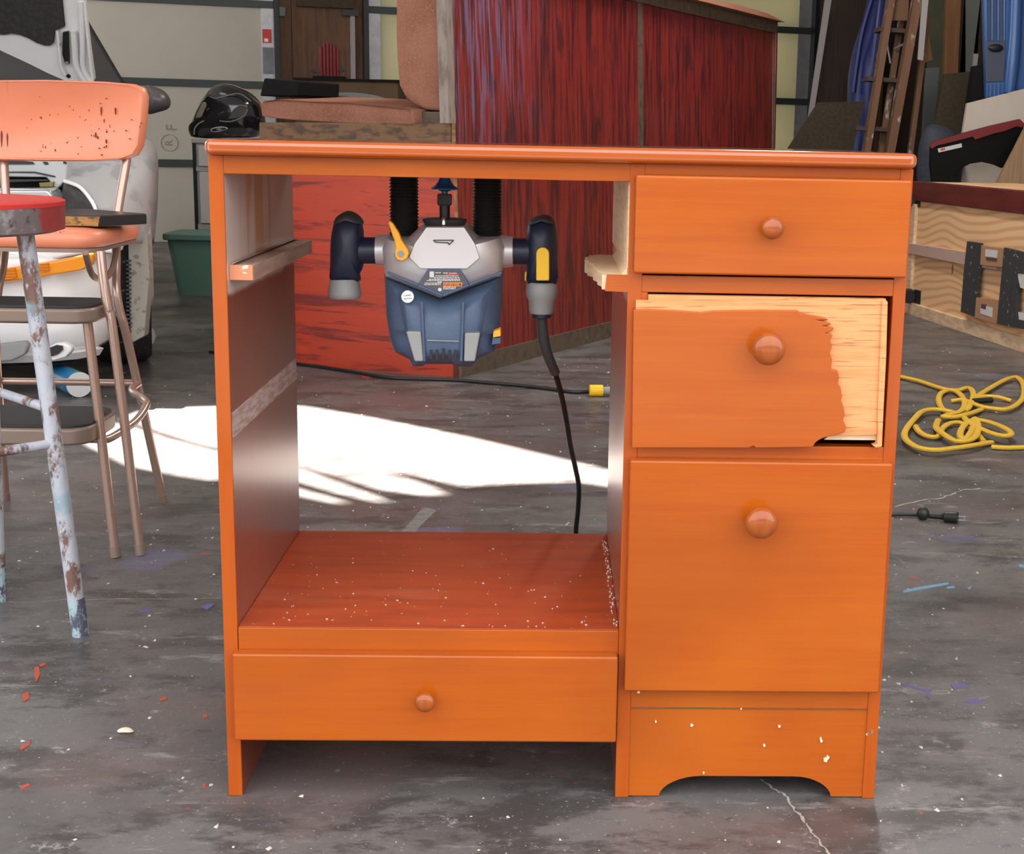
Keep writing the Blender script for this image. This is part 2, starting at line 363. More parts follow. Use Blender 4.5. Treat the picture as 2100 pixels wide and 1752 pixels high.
# ---------------------------------------------------------------- mesh helpers (all in world coordinates)
def box(bm, a, b):
    (x0, y0, z0), (x1, y1, z1) = a, b
    vs_ = [bm.verts.new(p) for p in ((x0, y0, z0), (x1, y0, z0), (x1, y1, z0), (x0, y1, z0), (x0, y0, z1), (x1, y0, z1), (x1, y1, z1), (x0, y1, z1))]
    for f in ((0, 3, 2, 1), (4, 5, 6, 7), (0, 1, 5, 4), (1, 2, 6, 5), (2, 3, 7, 6), (3, 0, 4, 7)):
        bm.faces.new([vs_[i] for i in f])
def prism(bm, pts, vec):
    """closed polygon of 3-D points pushed along vec"""
    vec = V(vec)
    a = [bm.verts.new(p) for p in pts]
    b = [bm.verts.new(V(p) + vec) for p in pts]
    n = len(pts)
    bm.faces.new(a[::-1])
    bm.faces.new(b)
    for i in range(n):
        bm.faces.new([a[i], a[(i + 1) % n], b[(i + 1) % n], b[i]])
def bar(bm, p, q, wdt, hgt, up=(0, 0, 1)):
    p, q = V(p), V(q)
    t = (q - p).normalized()
    s = t.cross(V(up))
    if s.length < 1e-4:
        s = t.cross(V((0, 1, 0)))
    s.normalize()
    u = s.cross(t)
    s, u = s * wdt / 2, u * hgt / 2
    prism(bm, [p - s - u, p + s - u, p + s + u, p - s + u], q - p)
def loft(bm, rings, caps=True, closed=True):
    rs = [[bm.verts.new(p) for p in r] for r in rings]
    n = len(rings[0])
    for a, b in zip(rs, rs[1:]):
        for i in range(n if closed else n - 1):
            j = (i + 1) % n
            bm.faces.new([a[i], a[j], b[j], b[i]])
    if caps and closed:
        bm.faces.new(rs[0][::-1])
        bm.faces.new(rs[-1])
def smooth_pts(pts, k=6):
    pts = [V(p) for p in pts]
    out = []
    for i in range(len(pts) - 1):
        p0, p1, p2, p3 = pts[max(i - 1, 0)], pts[i], pts[i + 1], pts[min(i + 2, len(pts) - 1)]
        for j in range(k):
            t = j / k
            out.append(0.5 * ((2 * p1) + (p2 - p0) * t + (2 * p0 - 5 * p1 + 4 * p2 - p3) * t * t + (3 * p1 - p0 - 3 * p2 + p3) * t ** 3))
    out.append(pts[-1])
    return out
def tube(bm, pts, r, n=10, flat=1.0, k=0, up=None):
    pts = smooth_pts(pts, k) if k else [V(p) for p in pts]
    m_ = len(pts)
    rr = r if isinstance(r, (list, tuple)) else None
    rings = []
    prev = None
    for i, p in enumerate(pts):
        t = (pts[min(i + 1, m_ - 1)] - pts[max(i - 1, 0)]).normalized()
        if up is not None:
            s = t.cross(V(up)).normalized()
        elif prev is None:
            s = t.cross(V((0, 0, 1)) if abs(t.z) < 0.9 else V((1, 0, 0))).normalized()
        else:
            s = (prev - t * prev.dot(t)).normalized()
        prev = s
        u = s.cross(t)
        if rr:
            f = i / (m_ - 1) * (len(rr) - 1)
            a = int(min(f, len(rr) - 2))
            ri = rr[a] + (rr[a + 1] - rr[a]) * (f - a)
        else:
            ri = r
        rings.append([p + s * (ri * math.cos(q)) + u * (ri * flat * math.sin(q)) for q in [2 * math.pi * j / n for j in range(n)]])
    loft(bm, rings)
def lathe(bm, prof, org, axis=(0, 0, 1), n=20):
    ax = V(axis).normalized()
    s = ax.cross(V((0, 0, 1)) if abs(ax.z) < 0.9 else V((1, 0, 0))).normalized()
    u = ax.cross(s)
    rings = [[V(org) + ax * h + s * (r * math.cos(q)) + u * (r * math.sin(q)) for q in [2 * math.pi * j / n for j in range(n)]] for r, h in prof]
    loft(bm, rings)
def inflate(bm, pts, half, p=2.0, q=2.0, n=8, nrm=(0, 1, 0), sub=0, smin=0.05):
    """outline in a plane swelling to a body of half thickness `half` along nrm"""
    pts = [V(a) for a in pts]
    if sub:
        k = len(pts)
        pts = smooth_pts([pts[-1]] + pts + [pts[0], pts[1]], sub)[sub:sub + k * sub]
    c = sum(pts, V()) / len(pts)
    rings = []
    for i in range(n + 1):
        t = -math.cos(math.pi * i / n)
        s = max((1 - abs(t) ** p), 0) ** (1 / q)
        s = max(s, smin)
        rings.append([c + (a - c) * s + V(nrm) * (half * t) for a in pts])
    loft(bm, rings)
def rpoly(x0, z0, x1, z1, r, y, k=4):
    out = []
    for cx, cz, a in ((x1 - r, z1 - r, 0), (x0 + r, z1 - r, 90), (x0 + r, z0 + r, 180), (x1 - r, z0 + r, 270)):
        for j in range(k + 1):
            q = math.radians(a + 90 * j / k)
            out.append(V((cx + r * math.cos(q), y, cz + r * math.sin(q))))
    return out

def obj(name, bm, material, parent=None, bevel=0.0, seg=2, smooth=True, angle=40, subsurf=0):
    bmesh.ops.recalc_face_normals(bm, faces=bm.faces[:])
    me = bpy.data.meshes.new(name)
    bm.to_mesh(me)
    bm.free()
    me.materials.append(material)
    if smooth:
        for p_ in me.polygons:
            p_.use_smooth = True
        me.set_sharp_from_angle(angle=math.radians(angle))
    o = bpy.data.objects.new(name, me)
    COL.objects.link(o)
    if parent is not None:
        o.parent = parent
        o.matrix_parent_inverse = Matrix.Translation(-root_loc(parent))
    if bevel:
        b = o.modifiers.new('bevel', 'BEVEL')
        b.width = bevel
        b.segments = seg
        b.limit_method = 'ANGLE'
        b.angle_limit = math.radians(35)
        b.harden_normals = True
    if subsurf:
        b = o.modifiers.new('sub', 'SUBSURF')
        b.levels = b.render_levels = subsurf
    return o
LOCS = {}
def root_loc(o):
    return LOCS.get(o.name, V())
def thing(name, label, cat, loc=(0, 0, 0), group=None):
    o = bpy.data.objects.new(name, None)
    COL.objects.link(o)
    o.location = loc
    o.empty_display_size = 0.05
    LOCS[o.name] = V(loc)
    o['label'] = label
    o['category'] = cat
    if group:
        o['group'] = group
    return o
def tag(o, label, cat, group=None):
    o['label'] = label
    o['category'] = cat
    if group:
        o['group'] = group
    return o
def struct(name, bm, material, parent=None, **k):
    o = obj(name, bm, material, parent, **k)
    if parent is None:
        o['kind'] = 'structure'
    return o
def B():
    return bmesh.new()
def mbox(name, a, b, material, parent=None, **k):
    bm = B()
    box(bm, a, b)
    return obj(name, bm, material, parent, **k)
def mprism(name, pts, vec, material, parent=None, **k):
    bm = B()
    prism(bm, pts, vec)
    return obj(name, bm, material, parent, **k)
def mtube(name, pts, r, material, parent=None, n=10, flat=1.0, k=0, up=None, **kw):
    bm = B()
    tube(bm, pts, r, n, flat, k, up)
    return obj(name, bm, material, parent, **kw)
def mlathe(name, prof, org, material, parent=None, axis=(0, 0, 1), n=20, **k):
    bm = B()
    lathe(bm, prof, org, axis, n)
    return obj(name, bm, material, parent, **k)
def minfl(name, pts, half, material, parent=None, p=2.0, q=2.0, n=8, nrm=(0, 1, 0), sub=0, smin=0.05, **k):
    bm = B()
    inflate(bm, pts, half, p, q, n, nrm, sub, smin)
    return obj(name, bm, material, parent, **k)
def text(name, body, size, loc, right, up, material, parent=None, ext=0.0002):
    c = bpy.data.curves.new(name, 'FONT')
    c.body = body
    c.size = size
    c.align_x = 'CENTER'
    c.align_y = 'CENTER'
    c.extrude = ext
    t = bpy.data.objects.new(name, c)
    me = bpy.data.meshes.new_from_object(t)
    bpy.data.objects.remove(t)
    r, u = V(right).normalized(), V(up).normalized()
    n = r.cross(u)
    mx = Matrix(((r.x, u.x, n.x, loc[0]), (r.y, u.y, n.y, loc[1]), (r.z, u.z, n.z, loc[2]), (0, 0, 0, 1)))
    me.transform(mx)
    me.materials.clear()
    me.materials.append(material)
    o = bpy.data.objects.new(name, me)
    COL.objects.link(o)
    if parent is not None:
        o.parent = parent
        o.matrix_parent_inverse = Matrix.Translation(-root_loc(parent))
    return o

# ================================================================ SETTING
XL, XR, YF, ZC = -4.7, 3.15, -0.55, 3.1
W1 = at(355, 100, 8.1)
W2 = at(1620, 100, 9.4)
WU = V((W2.x - W1.x, W2.y - W1.y, 0)).normalized()
WN = V((-WU.y, WU.x, 0))          # into the wall
def onw(px, py):
    return hit(px, py, W1, WN)
def wy(x):
    return W1.y + (x - W1.x) * WU.y / WU.x
# floor with the driveway outside the open front
bm = B(); prism(bm, [(XL - .3, -1.6, 0), (XR + .3, -1.6, 0), (XR + .3, wy(XR) + .4, 0), (XL - .3, wy(XL) + .4, 0)], (0, 0, -0.12))
floor = struct('floor', bm, FLOOR)
bm = B(); box(bm, (-60, -60, -0.14), (60, -1.6, -0.02)); box(bm, (-60, -1.6, -0.14), (XL - .3, 60, -0.02)); box(bm, (XR + .3, -1.6, -0.14), (60, 60, -0.02)); struct('ground_outside', bm, DRIVE)
bm = B()          # side wall with a wide unseen opening, added for daylight on the back
box(bm, (XL - .15, YF, 0), (XL, 3.2, ZC)); box(bm, (XL - .15, 7.2, 0), (XL, wy(XL) + .3, ZC)); box(bm, (XL - .15, 3.2, 2.8), (XL, 7.2, ZC))
struct('wall_left', bm, WALLL)
bm = B(); box(bm, (XR, 4.6, 0), (XR + .15, wy(XR) + .35, ZC)); struct('wall_right', bm, PANELDK)
bm = B(); box(bm, (XR, YF, 0), (XR + .15, 4.6, ZC)); struct('wall_right_front', bm, WALLL)
bm = B(); box(bm, (XL, YF - .12, 2.92), (XR, YF, ZC));  struct('wall_front', bm, WALLL)
bm = B(); box(bm, (-16, -9.2, -.1), (12, -9, 1.4)); struct('added_sky_blocker', bm, PANELDK)  # unseen low wall, added to block the sky near the horizon
# unseen roof; gaps added and cut to the sun patch wanted behind the desk
HOLES = [
    [(-.754, 2.277), (-.575, 2.318), (-.336, 2.35), (-.137, 2.205), (.146, 1.973), (.511, 1.622), (.74, 1.42), (.62, 1.43), (.505, 1.471), (.429, 1.516),
     (.319, 1.497), (.179, 1.459), (.121, 1.509), (.05, 1.565), (-.024, 1.612), (.02, 1.55), (.10, 1.455), (.145, 1.385), (.10, 1.378),
     (.001, 1.425), (-.10, 1.53), (-.218, 1.640), (-.33, 1.755), (-.46, 1.815), (-.575, 1.925), (-.688, 2.045), (-.77, 2.12)],
    [(-.79, 2.09), (-.70, 2.010), (-.59, 1.895), (-.47, 1.79), (-.33, 1.70), (-.30, 1.60), (-.375, 1.484), (-.461, 1.525), (-.595, 1.611), (-.748, 1.805), (-.82, 1.93)],
    [(-.245, 1.640), (-.214, 1.607), (-.09, 1.46), (.03, 1.316), (.0, 1.322), (-.08, 1.385), (-.193, 1.493), (-.26, 1.56)],
    [(-.225, 1.455), (-.178, 1.412), (-.055, 1.304), (-.075, 1.303), (-.14, 1.345), (-.21, 1.40)],
]
shift = -sd * (ZC / -sd.z) if False else V((-sd.x / -sd.z * ZC, -sd.y / -sd.z * ZC, 0))
cu = bpy.data.curves.new('ceiling', 'CURVE')
cu.dimensions = '2D'
cu.fill_mode = 'BOTH'
def spl(pts):
    s_ = cu.splines.new('POLY')
    s_.points.add(len(pts) - 1)
    for p_, q_ in zip(s_.points, pts):
        p_.co = (q_[0], q_[1], 0, 1)
    s_.use_cyclic_u = True
spl([(XL - .15, YF - .12), (XR + .15, YF - .12), (XR + .15, wy(XR) + .3), (XL - .15, wy(XL) + .3)])
for h in HOLES:
    spl([(x + shift.x, y + shift.y) for x, y in h])
co = bpy.data.objects.new('tmp', cu)
me = bpy.data.meshes.new_from_object(co)
bpy.data.objects.remove(co)
me.materials.clear(); me.materials.append(CEIL)
ce = bpy.data.objects.new('ceiling', me)
ce.location = (0, 0, ZC)
COL.objects.link(ce)
ce['kind'] = 'structure'

# added fill light, unseen, under the ceiling
LAMP = V((1.25, 3.5, ZC - .14))
lamp = thing('added_fill_light', 'added unseen fill light shaped as a long white shop light above the bench', 'lamp', tuple(LAMP))
mprism('housing', [LAMP + V((x, -.62, z)) for x, z in ((-.06, .14), (.06, .14), (.14, .02), (.13, .0), (.05, .06), (-.05, .06), (-.13, .0), (-.14, .02))], (0, 1.24, 0), POLE, lamp)
EM = bpy.data.materials.new('lit tube')
EM.use_nodes = True
EM.node_tree.nodes['Principled BSDF'].inputs['Emission Color'].default_value = (1, .96, .9, 1)
EM.node_tree.nodes['Principled BSDF'].inputs['Emission Strength'].default_value = 6
for dx in (-.07, .07):
    mtube('tube', [LAMP + V((dx, -.6, .03)), LAMP + V((dx, .6, .03))], .016, EM, lamp, n=10)
al = bpy.data.lights.new('added_fill_glow', 'AREA')
al.shape = 'RECTANGLE'
al.size, al.size_y = .26, 1.2
al.energy = 36
al.color = (1.0, .96, .9)
ao = bpy.data.objects.new('added_fill_glow', al)
COL.objects.link(ao)
ao.location = LAMP + V((0, 0, -.01))

# --- two sectional garage doors in the back wall
def wall_quad(name, u0, u1, z0, z1, d0, d1, material, parent=None, **k):
    """a slab on the back wall: u along the wall, d depth in front of it"""
    o0 = V((W1.x, W1.y, 0))
    a, b_ = o0 + WU * u0 - WN * d1, o0 + WU * u1 - WN * d1
    bm = B()
    prism(bm, [(a.x, a.y, z0), (b_.x, b_.y, z0), (b_.x, b_.y, z1), (a.x, a.y, z1)], WN * (d1 - d0))
    return obj(name, bm, material, parent, **k)
def uw(px, py=100):
    p_ = onw(px, py)
    return (V((p_.x, p_.y, 0)) - V((W1.x, W1.y, 0))).dot(WU)
JOINTS = [0.0, 0.535, 1.07, 1.605, 2.14, 2.6]
UL0 = uw(560) - 2.9
def garage_door(name, u0, u1, material, stile0, stile1, stile_m):
    d = bpy.data.objects.new(name, None)
    COL.objects.link(d)
    d['kind'] = 'structure'
    LOCS[d.name] = V()
    for z0, z1 in zip(JOINTS, JOINTS[1:]):
        wall_quad('panel', u0 + 0.02, u1 - 0.02, z0 + (0.022 if z0 else 0.0), z1 - 0.022, 0, 0.045, material, d, bevel=0.004)
        if z0 > 0:
            wall_quad('joint_rail', u0, u1, z0 - 0.024, z0 + 0.024, 0, 0.06, STEELD, d)
    if stile0:
        wall_quad('end_stile', u0, u0 + stile0, 0.03, 2.6, 0, 0.052, stile_m, d)
    if stile1:
        wall_quad('end_stile', u1 - stile1, u1, 0.03, 2.6, 0, 0.052, stile_m, d)
    return d
g1 = garage_door('door_1', UL0, uw(561), DOORW, 0.09, uw(561) - uw(535), GALV)
wall_quad('warning_label', uw(537.5), uw(556), onw(545, 89).z, onw(545, 61).z, 0.052, 0.055, REDP, g1)
wall_quad('warning_label_print', uw(541), uw(549), onw(545, 87).z, onw(545, 80).z, 0.055, 0.056, WHITE, g1)
wall_quad('bracket', uw(537), uw(559), onw(545, 152).z, onw(545, 98).z, 0.052, 0.058, GALVD, g1)
bm = B()
def wall_piece(u0, u1, z0, z1):
    o0 = V((W1.x, W1.y, 0)) + WN * .06
    a, b_ = o0 + WU * u0, o0 + WU * u1
    prism(bm, [(a.x, a.y, z0), (b_.x, b_.y, z0), (b_.x, b_.y, z1), (a.x, a.y, z1)], WN * 0.1)
ue0, ue1 = (XL - W1.x) / WU.x - .1, (XR - W1.x) / WU.x + .1
wall_piece(ue0, UL0 + .02, 0, ZC); wall_piece(uw(561) - .01, uw(754) + .01, 0, ZC); wall_piece(uw(1655) - .01, ue1, 0, ZC)
wall_piece(UL0 + .02, uw(561) - .01, 2.58, ZC); wall_piece(uw(754) + .01, uw(1655) - .01, 2.58, ZC)
struct('wall_back', bm, PANELDK)
FAINT = mat('faint printed mark', (0.36, 0.30, 0.24), .8)
pc = onw(347, 293) - WN * .047
bm = B()
ring_ = [pc + (WU * math.cos(a) + V((0, 0, math.sin(a)))) * .055 for a in [i * math.pi / 12 for i in range(25)]]
for a, b_ in zip(ring_, ring_[1:]):
    bar(bm, a, b_, .003, .003)
obj('printed_mark', bm, FAINT, g1)
text('printed_mark', 'R', .07, pc, (0, 0, 1), -WU, FAINT, g1)
text('printed_mark', 'F', .10, onw(352, 262) - WN * .047, (0, 0, 1), -WU, FAINT, g1)
g2 = garage_door('door_2', uw(754), uw(1655), DOORY, uw(778) - uw(754), uw(1655) - uw(1630), GALV)
wall_quad('track_rail', uw(561), uw(567), 0, 2.7, 0, 0.09, BLACKSTEEL)['kind'] = 'structure'
bpy.data.objects['track_rail'].name = 'trim_1'
wall_quad('trim_2', uw(567.5), uw(572), 0, 2.7, 0, 0.05, STEELD)['kind'] = 'structure'
wall_quad('trim_3', uw(743), uw(753), 0, 2.7, 0, 0.09, BLACKSTEEL)['kind'] = 'structure'
wall_quad('trim_4', uw(1655), uw(1663), 0, 2.7, 0, 0.12, BLACKSTEEL)['kind'] = 'structure'
wall_quad('trim_5', uw(1668), uw(1673), 0, 2.7, 0, 0.05, GALVD)['kind'] = 'structure'
pier = wall_quad('wall_pier', uw(572), uw(743), 0, ZC, -0.08, 0.02, PLYB)
pier['kind'] = 'structure'
wall_quad('dark_panel', uw(608), uw(725), onw(660, 16).z, 2.6, 0.02, 0.06, CARDDK, pier)
wall_quad('conduit', uw(717.5), uw(726), 0, onw(720, 32).z, 0.02, 0.06, POLE, pier)
wall_quad('conduit_elbow', uw(700), uw(733), onw(720, 34).z, onw(720, 22).z, 0.02, 0.07, DGREY, pier)
wall_quad('switch_plate', uw(573), uw(585), onw(580, 34).z, onw(580, 16).z, 0.02, 0.05, GALVD, pier)
wall_quad('joint_line', uw(597), uw(599), 0, 2.6, 0.02, 0.024, PANELDK, pier)

# studs and shelf board on the back wall beyond the door
for i, px in enumerate((1690, 1790, 1935)):
    wall_quad('trim_%d' % (6 + i), uw(px), uw(px + 18), 0, 2.9, 0.0, 0.06, PLYB)['kind'] = 'structure'

# ================================================================ DESK
desk = thing('kneehole_desk', 'glossy orange stained wooden desk with round knobs and one torn drawer front', 'desk', (0.38, 0.2, 0))
DW = 0.762
DD = 0.392
bm = B()
prof = rpoly(-0.0015, -0.022, DW + 0.001, DD + 0.012, 0.012, 0)
prism(bm, [(p_.x, p_.z, 0.7405) for p_ in prof], (0, 0, 0.0165))
obj('tabletop', bm, TOPV, desk, bevel=0.0065, seg=5)
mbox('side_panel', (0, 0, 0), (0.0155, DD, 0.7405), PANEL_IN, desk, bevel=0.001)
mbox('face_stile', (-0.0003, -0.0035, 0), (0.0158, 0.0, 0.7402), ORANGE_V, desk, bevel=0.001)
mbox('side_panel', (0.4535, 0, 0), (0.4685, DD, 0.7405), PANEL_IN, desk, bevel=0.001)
mbox('face_stile', (0.4532, -0.0035, 0), (0.4690, 0.0, 0.7402), ORANGE_V, desk, bevel=0.001)
mbox('side_panel', (DW - 0.0135, 0, 0), (DW, DD, 0.7405), ORANGE_V, desk, bevel=0.001)
mbox('face_stile', (DW - 0.0140, -0.0035, 0), (DW + 0.0003, 0.0, 0.7402), ORANGE_V, desk, bevel=0.001)
mbox('back_panel', (0.4685, DD - 0.006, 0.03), (DW - 0.0135, DD - 0.001, 0.74), TAN, desk)
mbox('apron', (0.0155, -0.0030, 0.7205), (0.4537, 0.016, 0.7405), ORANGE, desk, bevel=0.001)
mbox('apron', (0.4687, -0.0030, 0.7280), (DW - 0.0138, 0.016, 0.7405), ORANGE, desk, bevel=0.001)
sh = mbox('shelf', (0.0155, 0.0005, 0.1775), (0.4535, DD, 0.2075), ORANGE_DK, desk, bevel=0.001)
mbox('shelf_edge', (0.0165, -0.0035, 0.1775), (0.4530, 0.0005, 0.2073), ORANGE, sh, bevel=0.0008)
# rails of the pedestal
mbox('rail', (0.4688, -0.003, 0.6005), (DW - 0.0138, 0.016, 0.6195), ORANGE, desk, bevel=0.001)
mbox('rail', (0.4688, -0.003, 0.4075), (DW - 0.0138, 0.016, 0.4290), ORANGE, desk, bevel=0.001)
mbox('rail', (0.4688, -0.003, 0.1130), (DW - 0.0138, 0.016, 0.1420), ORANGE, desk, bevel=0.001)
# arched base board
pts = [(0.469, 0.0015), (0.505, 0.0015)]
for j in range(9):
    q = math.radians(90 * j / 8)
    pts.append((0.5055 + 0.050 * (1 - math.cos(q)) ** 0.9, 0.0020 + 0.0250 * math.sin(q)))
for j in range(9):
    q = math.radians(90 * (8 - j) / 8)
    pts.append((0.7105 - 0.045 * (1 - math.cos(q)) ** 0.9, 0.0020 + 0.0250 * math.sin(q)))
pts += [(0.711, 0.0015), (DW - 0.0140, 0.0015), (DW - 0.0140, 0.1128), (0.469, 0.1128)]
mprism('base_board', [(x, -0.0015, z) for x, z in pts], (0, 0.014, 0), ORANGE, desk)
mbox('panel_joint', (0.4695, -0.0032, 0.1125), (DW - 0.0142, -0.0005, 0.1135), TRIM, desk)
KNOB = [(0.0001, 0.034), (0.006, 0.0338), (0.0105, 0.032), (0.0140, 0.0285), (0.0152, 0.0245), (0.0145, 0.0205), (0.012, 0.0165), (0.008, 0.0135), (0.0065, 0.010), (0.0075, 0.004), (0.009, 0.0), (0.0001, 0.0)]
KNOBM = mat('knob varnish', (0.36, 0.085, 0.014), 0.2, spec=.3, coat=0.4, coat_rough=0.06, layers=[dict(s=(30, 30, 5), scale=4, c=(0.29, 0.055, 0.012), f=0.6)])
def knob(par, px, py, sc, yf):
    p_ = at(px, py, yf - 0.02 * sc)
    mlathe('knob', [(r * sc, h * sc * .78) for r, h in KNOB], (p_.x, yf, p_.z), KNOBM, par, axis=(0, -1, 0), n=28)
def drawer(x0, x1, z0, z1, kx, ky, ks, material=ORANGE):
    d = mbox('drawer', (x0, -0.020, z0), (x1, -0.0035, z1), material, desk, bevel=0.0028, seg=4)
    knob(d, kx, ky, ks, -0.020)
    bm = B()
    box(bm, (x0 + 0.014, -0.003, z0 + 0.014), (x1 - 0.014, 0.33, z0 + 0.018))
    box(bm, (x0 + 0.014, -0.003, z0 + 0.014), (x0 + 0.022, 0.33, z1 - 0.02))
    box(bm, (x1 - 0.022, -0.003, z0 + 0.014), (x1 - 0.014, 0.33, z1 - 0.02))
    box(bm, (x0 + 0.014, 0.322, z0 + 0.014), (x1 - 0.014, 0.33, z1 - 0.02))
    obj('drawer_box', bm, PINE, d)
    return d
drawer(0.4585, 0.7575, 0.6225, 0.7285, 1585, 468, 0.80)
drawer(0.4600, 0.7560, 0.1400, 0.4140, 1562, 1074, 1.20)
drawer(0.0125, 0.4520, 0.0765, 0.1820, 871, 1442, 0.76)
# torn drawer: pine core board with the veneer skin broken away at the top and the outer side
d2 = mprism('drawer', [(0.4700, -0.011, 0.4330), (0.7385, -0.011, 0.4455), (0.7385, -0.011, 0.5985), (0.4760, -0.011, 0.5985), (0.4760, -0.011, 0.5925), (0.4625, -0.011, 0.5925), (0.4625, -0.011, 0.4330)], (0, 0.0105, 0), PINE, desk)
vp = [(1299, 636), (1330, 635), (1385, 637), (1440, 641), (1462, 638), (1520, 637), (1590, 637), (1636, 637), (1642, 643), (1672, 648), (1692, 652), (1700, 656), (1676, 657),
      (1698, 661), (1706, 665), (1688, 669), (1711, 673), (1705, 680), (1693, 684), (1708, 687), (1703, 696), (1706, 712), (1702, 724), (1707, 738), (1705, 752), (1706, 758),
      (1718, 760), (1721, 775), (1719, 786), (1724, 795), (1727, 812), (1725, 822), (1730, 835), (1733, 850), (1729, 862), (1735, 874), (1733, 886),
      (1712, 893), (1690, 898), (1678, 904), (1672, 909), (1667, 917), (1640, 918), (1550, 919), (1545, 915), (1535, 919), (1296, 919)]
mprism('veneer', [at(x, y, -0.0185) for x, y in vp], (0, 0.008, 0), ORANGE, d2, bevel=0.001)
knob(d2, 1577, 716, 1.20, -0.0185)
mprism('splinter_strip', [at(x, y, -0.014) for x, y in ((1809, 617), (1815, 615), (1821, 619), (1818, 730), (1813, 830), (1809, 917), (1796, 919), (1790, 914), (1799, 912), (1800, 868), (1799, 866), (1803, 760))], (0, 0.012, 0), PINE, d2, bevel=0.001)
mprism('inner_slat', [at(x, y, -0.006) for x, y in ((1700, 894), (1797, 891), (1797, 903), (1690, 902))], (0, 0.012, 0), PALE, d2)
bm = B(); box(bm, (0.474, 0.0, 0.44), (0.478, 0.33, 0.59)); box(bm, (0.738, 0.0, 0.44), (0.742, 0.33, 0.59)); box(bm, (0.474, 0.326, 0.44), (0.742, 0.33, 0.59)); box(bm, (0.474, 0.0, 0.446), (0.742, 0.33, 0.45))
obj('drawer_box', bm, PINE, d2)
mbox('rail_block', (0.4688, -0.0032, 0.592), (0.4755, 0.004, 0.6005), ORANGE, desk)
# drawer bearers left inside the knee space
bm = B(); box(bm, (0.0155, 0.012, 0.6045), (0.0415, 0.385, 0.6215))
prism(bm, [(0.0155, 0.012, 0.6215), (0.0215, 0.012, 0.6245), (0.0215, 0.385, 0.6245), (0.0155, 0.385, 0.6235)], (0.003, 0, 0))
obj('drawer_bearer', bm, GREYWOOD, desk, bevel=0.001)
mbox('bearer_end', (0.0160, 0.0095, 0.6050), (0.0412, 0.0121, 0.6212), mat('scuffed bearer end', (0.62, 0.22, 0.11), 0.6, layers=[dict(scale=70, lo=0.62, hi=0.66, c=(0.75, 0.7, 0.45), f=0.9)]), desk)
brk = [(0.4535, 0.0), (0.4250, 0.001), (0.4255, 0.03), (0.4215, 0.05), (0.4225, 0.075), (0.418, 0.10), (0.4195, 0.13), (0.4125, 0.155), (0.4145, 0.17), (0.410, 0.19), (0.4135, 0.205), (0.411, 0.225), (0.417, 0.24), (0.4165, 0.255), (0.424, 0.262), (0.430, 0.27), (0.436, 0.266), (0.4535, 0.268)]
bm = B(); prism(bm, [(x, y, 0.602) for x, y in brk], (0, 0, 0.0165))
stub = obj('broken_shelf_stub', bm, PALE, desk, bevel=0.001)
mprism('stub_face', [(0.4285, -0.0030, 0.6010), (0.4690, -0.0030, 0.6000), (0.4690, -0.0030, 0.6195), (0.4300, -0.0030, 0.6190)], (0, 0.0035, 0), ORANGE, stub)
bm = B(); prism(bm, [(0.4533, 0.01, 0.6185), (0.4470, 0.01, 0.6185), (0.4510, 0.01, 0.6235), (0.4533, 0.01, 0.626)], (0, 0.25, 0))
obj('glue_fillet', bm, PALE, stub)
mbox('upper_lining', (0.4523, 0.006, 0.626), (0.4536, DD, 0.7405), PALE, desk)
mbox('pale_stripe', (0.0154, 0.003, 0.428), (0.0160, DD - 0.003, 0.457), mat('grey sanded stripe', (0.42, 0.33, 0.30), 0.6, layers=[dict(s=(1, 5, 30), scale=6, c=(0.30, 0.16, 0.12), f=0.8)]), desk)
bm = B()
rnd = random.Random(3)
for i in range(70):
    y = rnd.uniform(0.01, DD - 0.03); z = 0.2076; s_ = rnd.uniform(0.0006, 0.0022)
    x = 0.4525 - rnd.uniform(0.0, 0.006)
    prism(bm, [(x - s_ / 2, y, z), (x + s_ / 3, y - s_, z), (x + s_ / 3, y + s_ * 1.5, z)], (0, 0, 0.0012))
for i in range(90):
    x = rnd.uniform(0.03, 0.44); y = rnd.betavariate(1, 2) * 0.36 + 0.005; s_ = 0.0004 + 0.0012 * rnd.random() ** 3
    prism(bm, [(x - s_, y, 0.2076), (x + s_, y - s_, 0.2076), (x + s_ * .4, y + s_, 0.2076)], (0, 0, 0.0008))
o = obj('sawdust', bm, CHIP, sh); o['kind'] = 'stuff'
# chips that stick to the pedestal base
bm = B()
for px, py in ((1345, 1480), (1520, 1454), (1567, 1529), (1683, 1515), (1685, 1520), (1692, 1560), (1697, 1554), (1443, 1585), (1598, 1490), (1780, 1505), (1788, 1500), (1419, 1488), (1310, 1420)):
    p_ = at(px, py, -0.003); r = rnd.uniform(0.0012, 0.0030)
    ang = rnd.uniform(0, 6)
    prism(bm, [p_ + V((math.cos(ang + a) * r * rnd.uniform(.5, 1.2), -0.0005, math.sin(ang + a) * r * rnd.uniform(.6, 1.4))) for a in (0, 1.2, 2.3, 3.5, 4.7)], (0, 0.0025, 0))
o = obj('wood_flecks', bm, CHIPB, desk); o['kind'] = 'stuff'

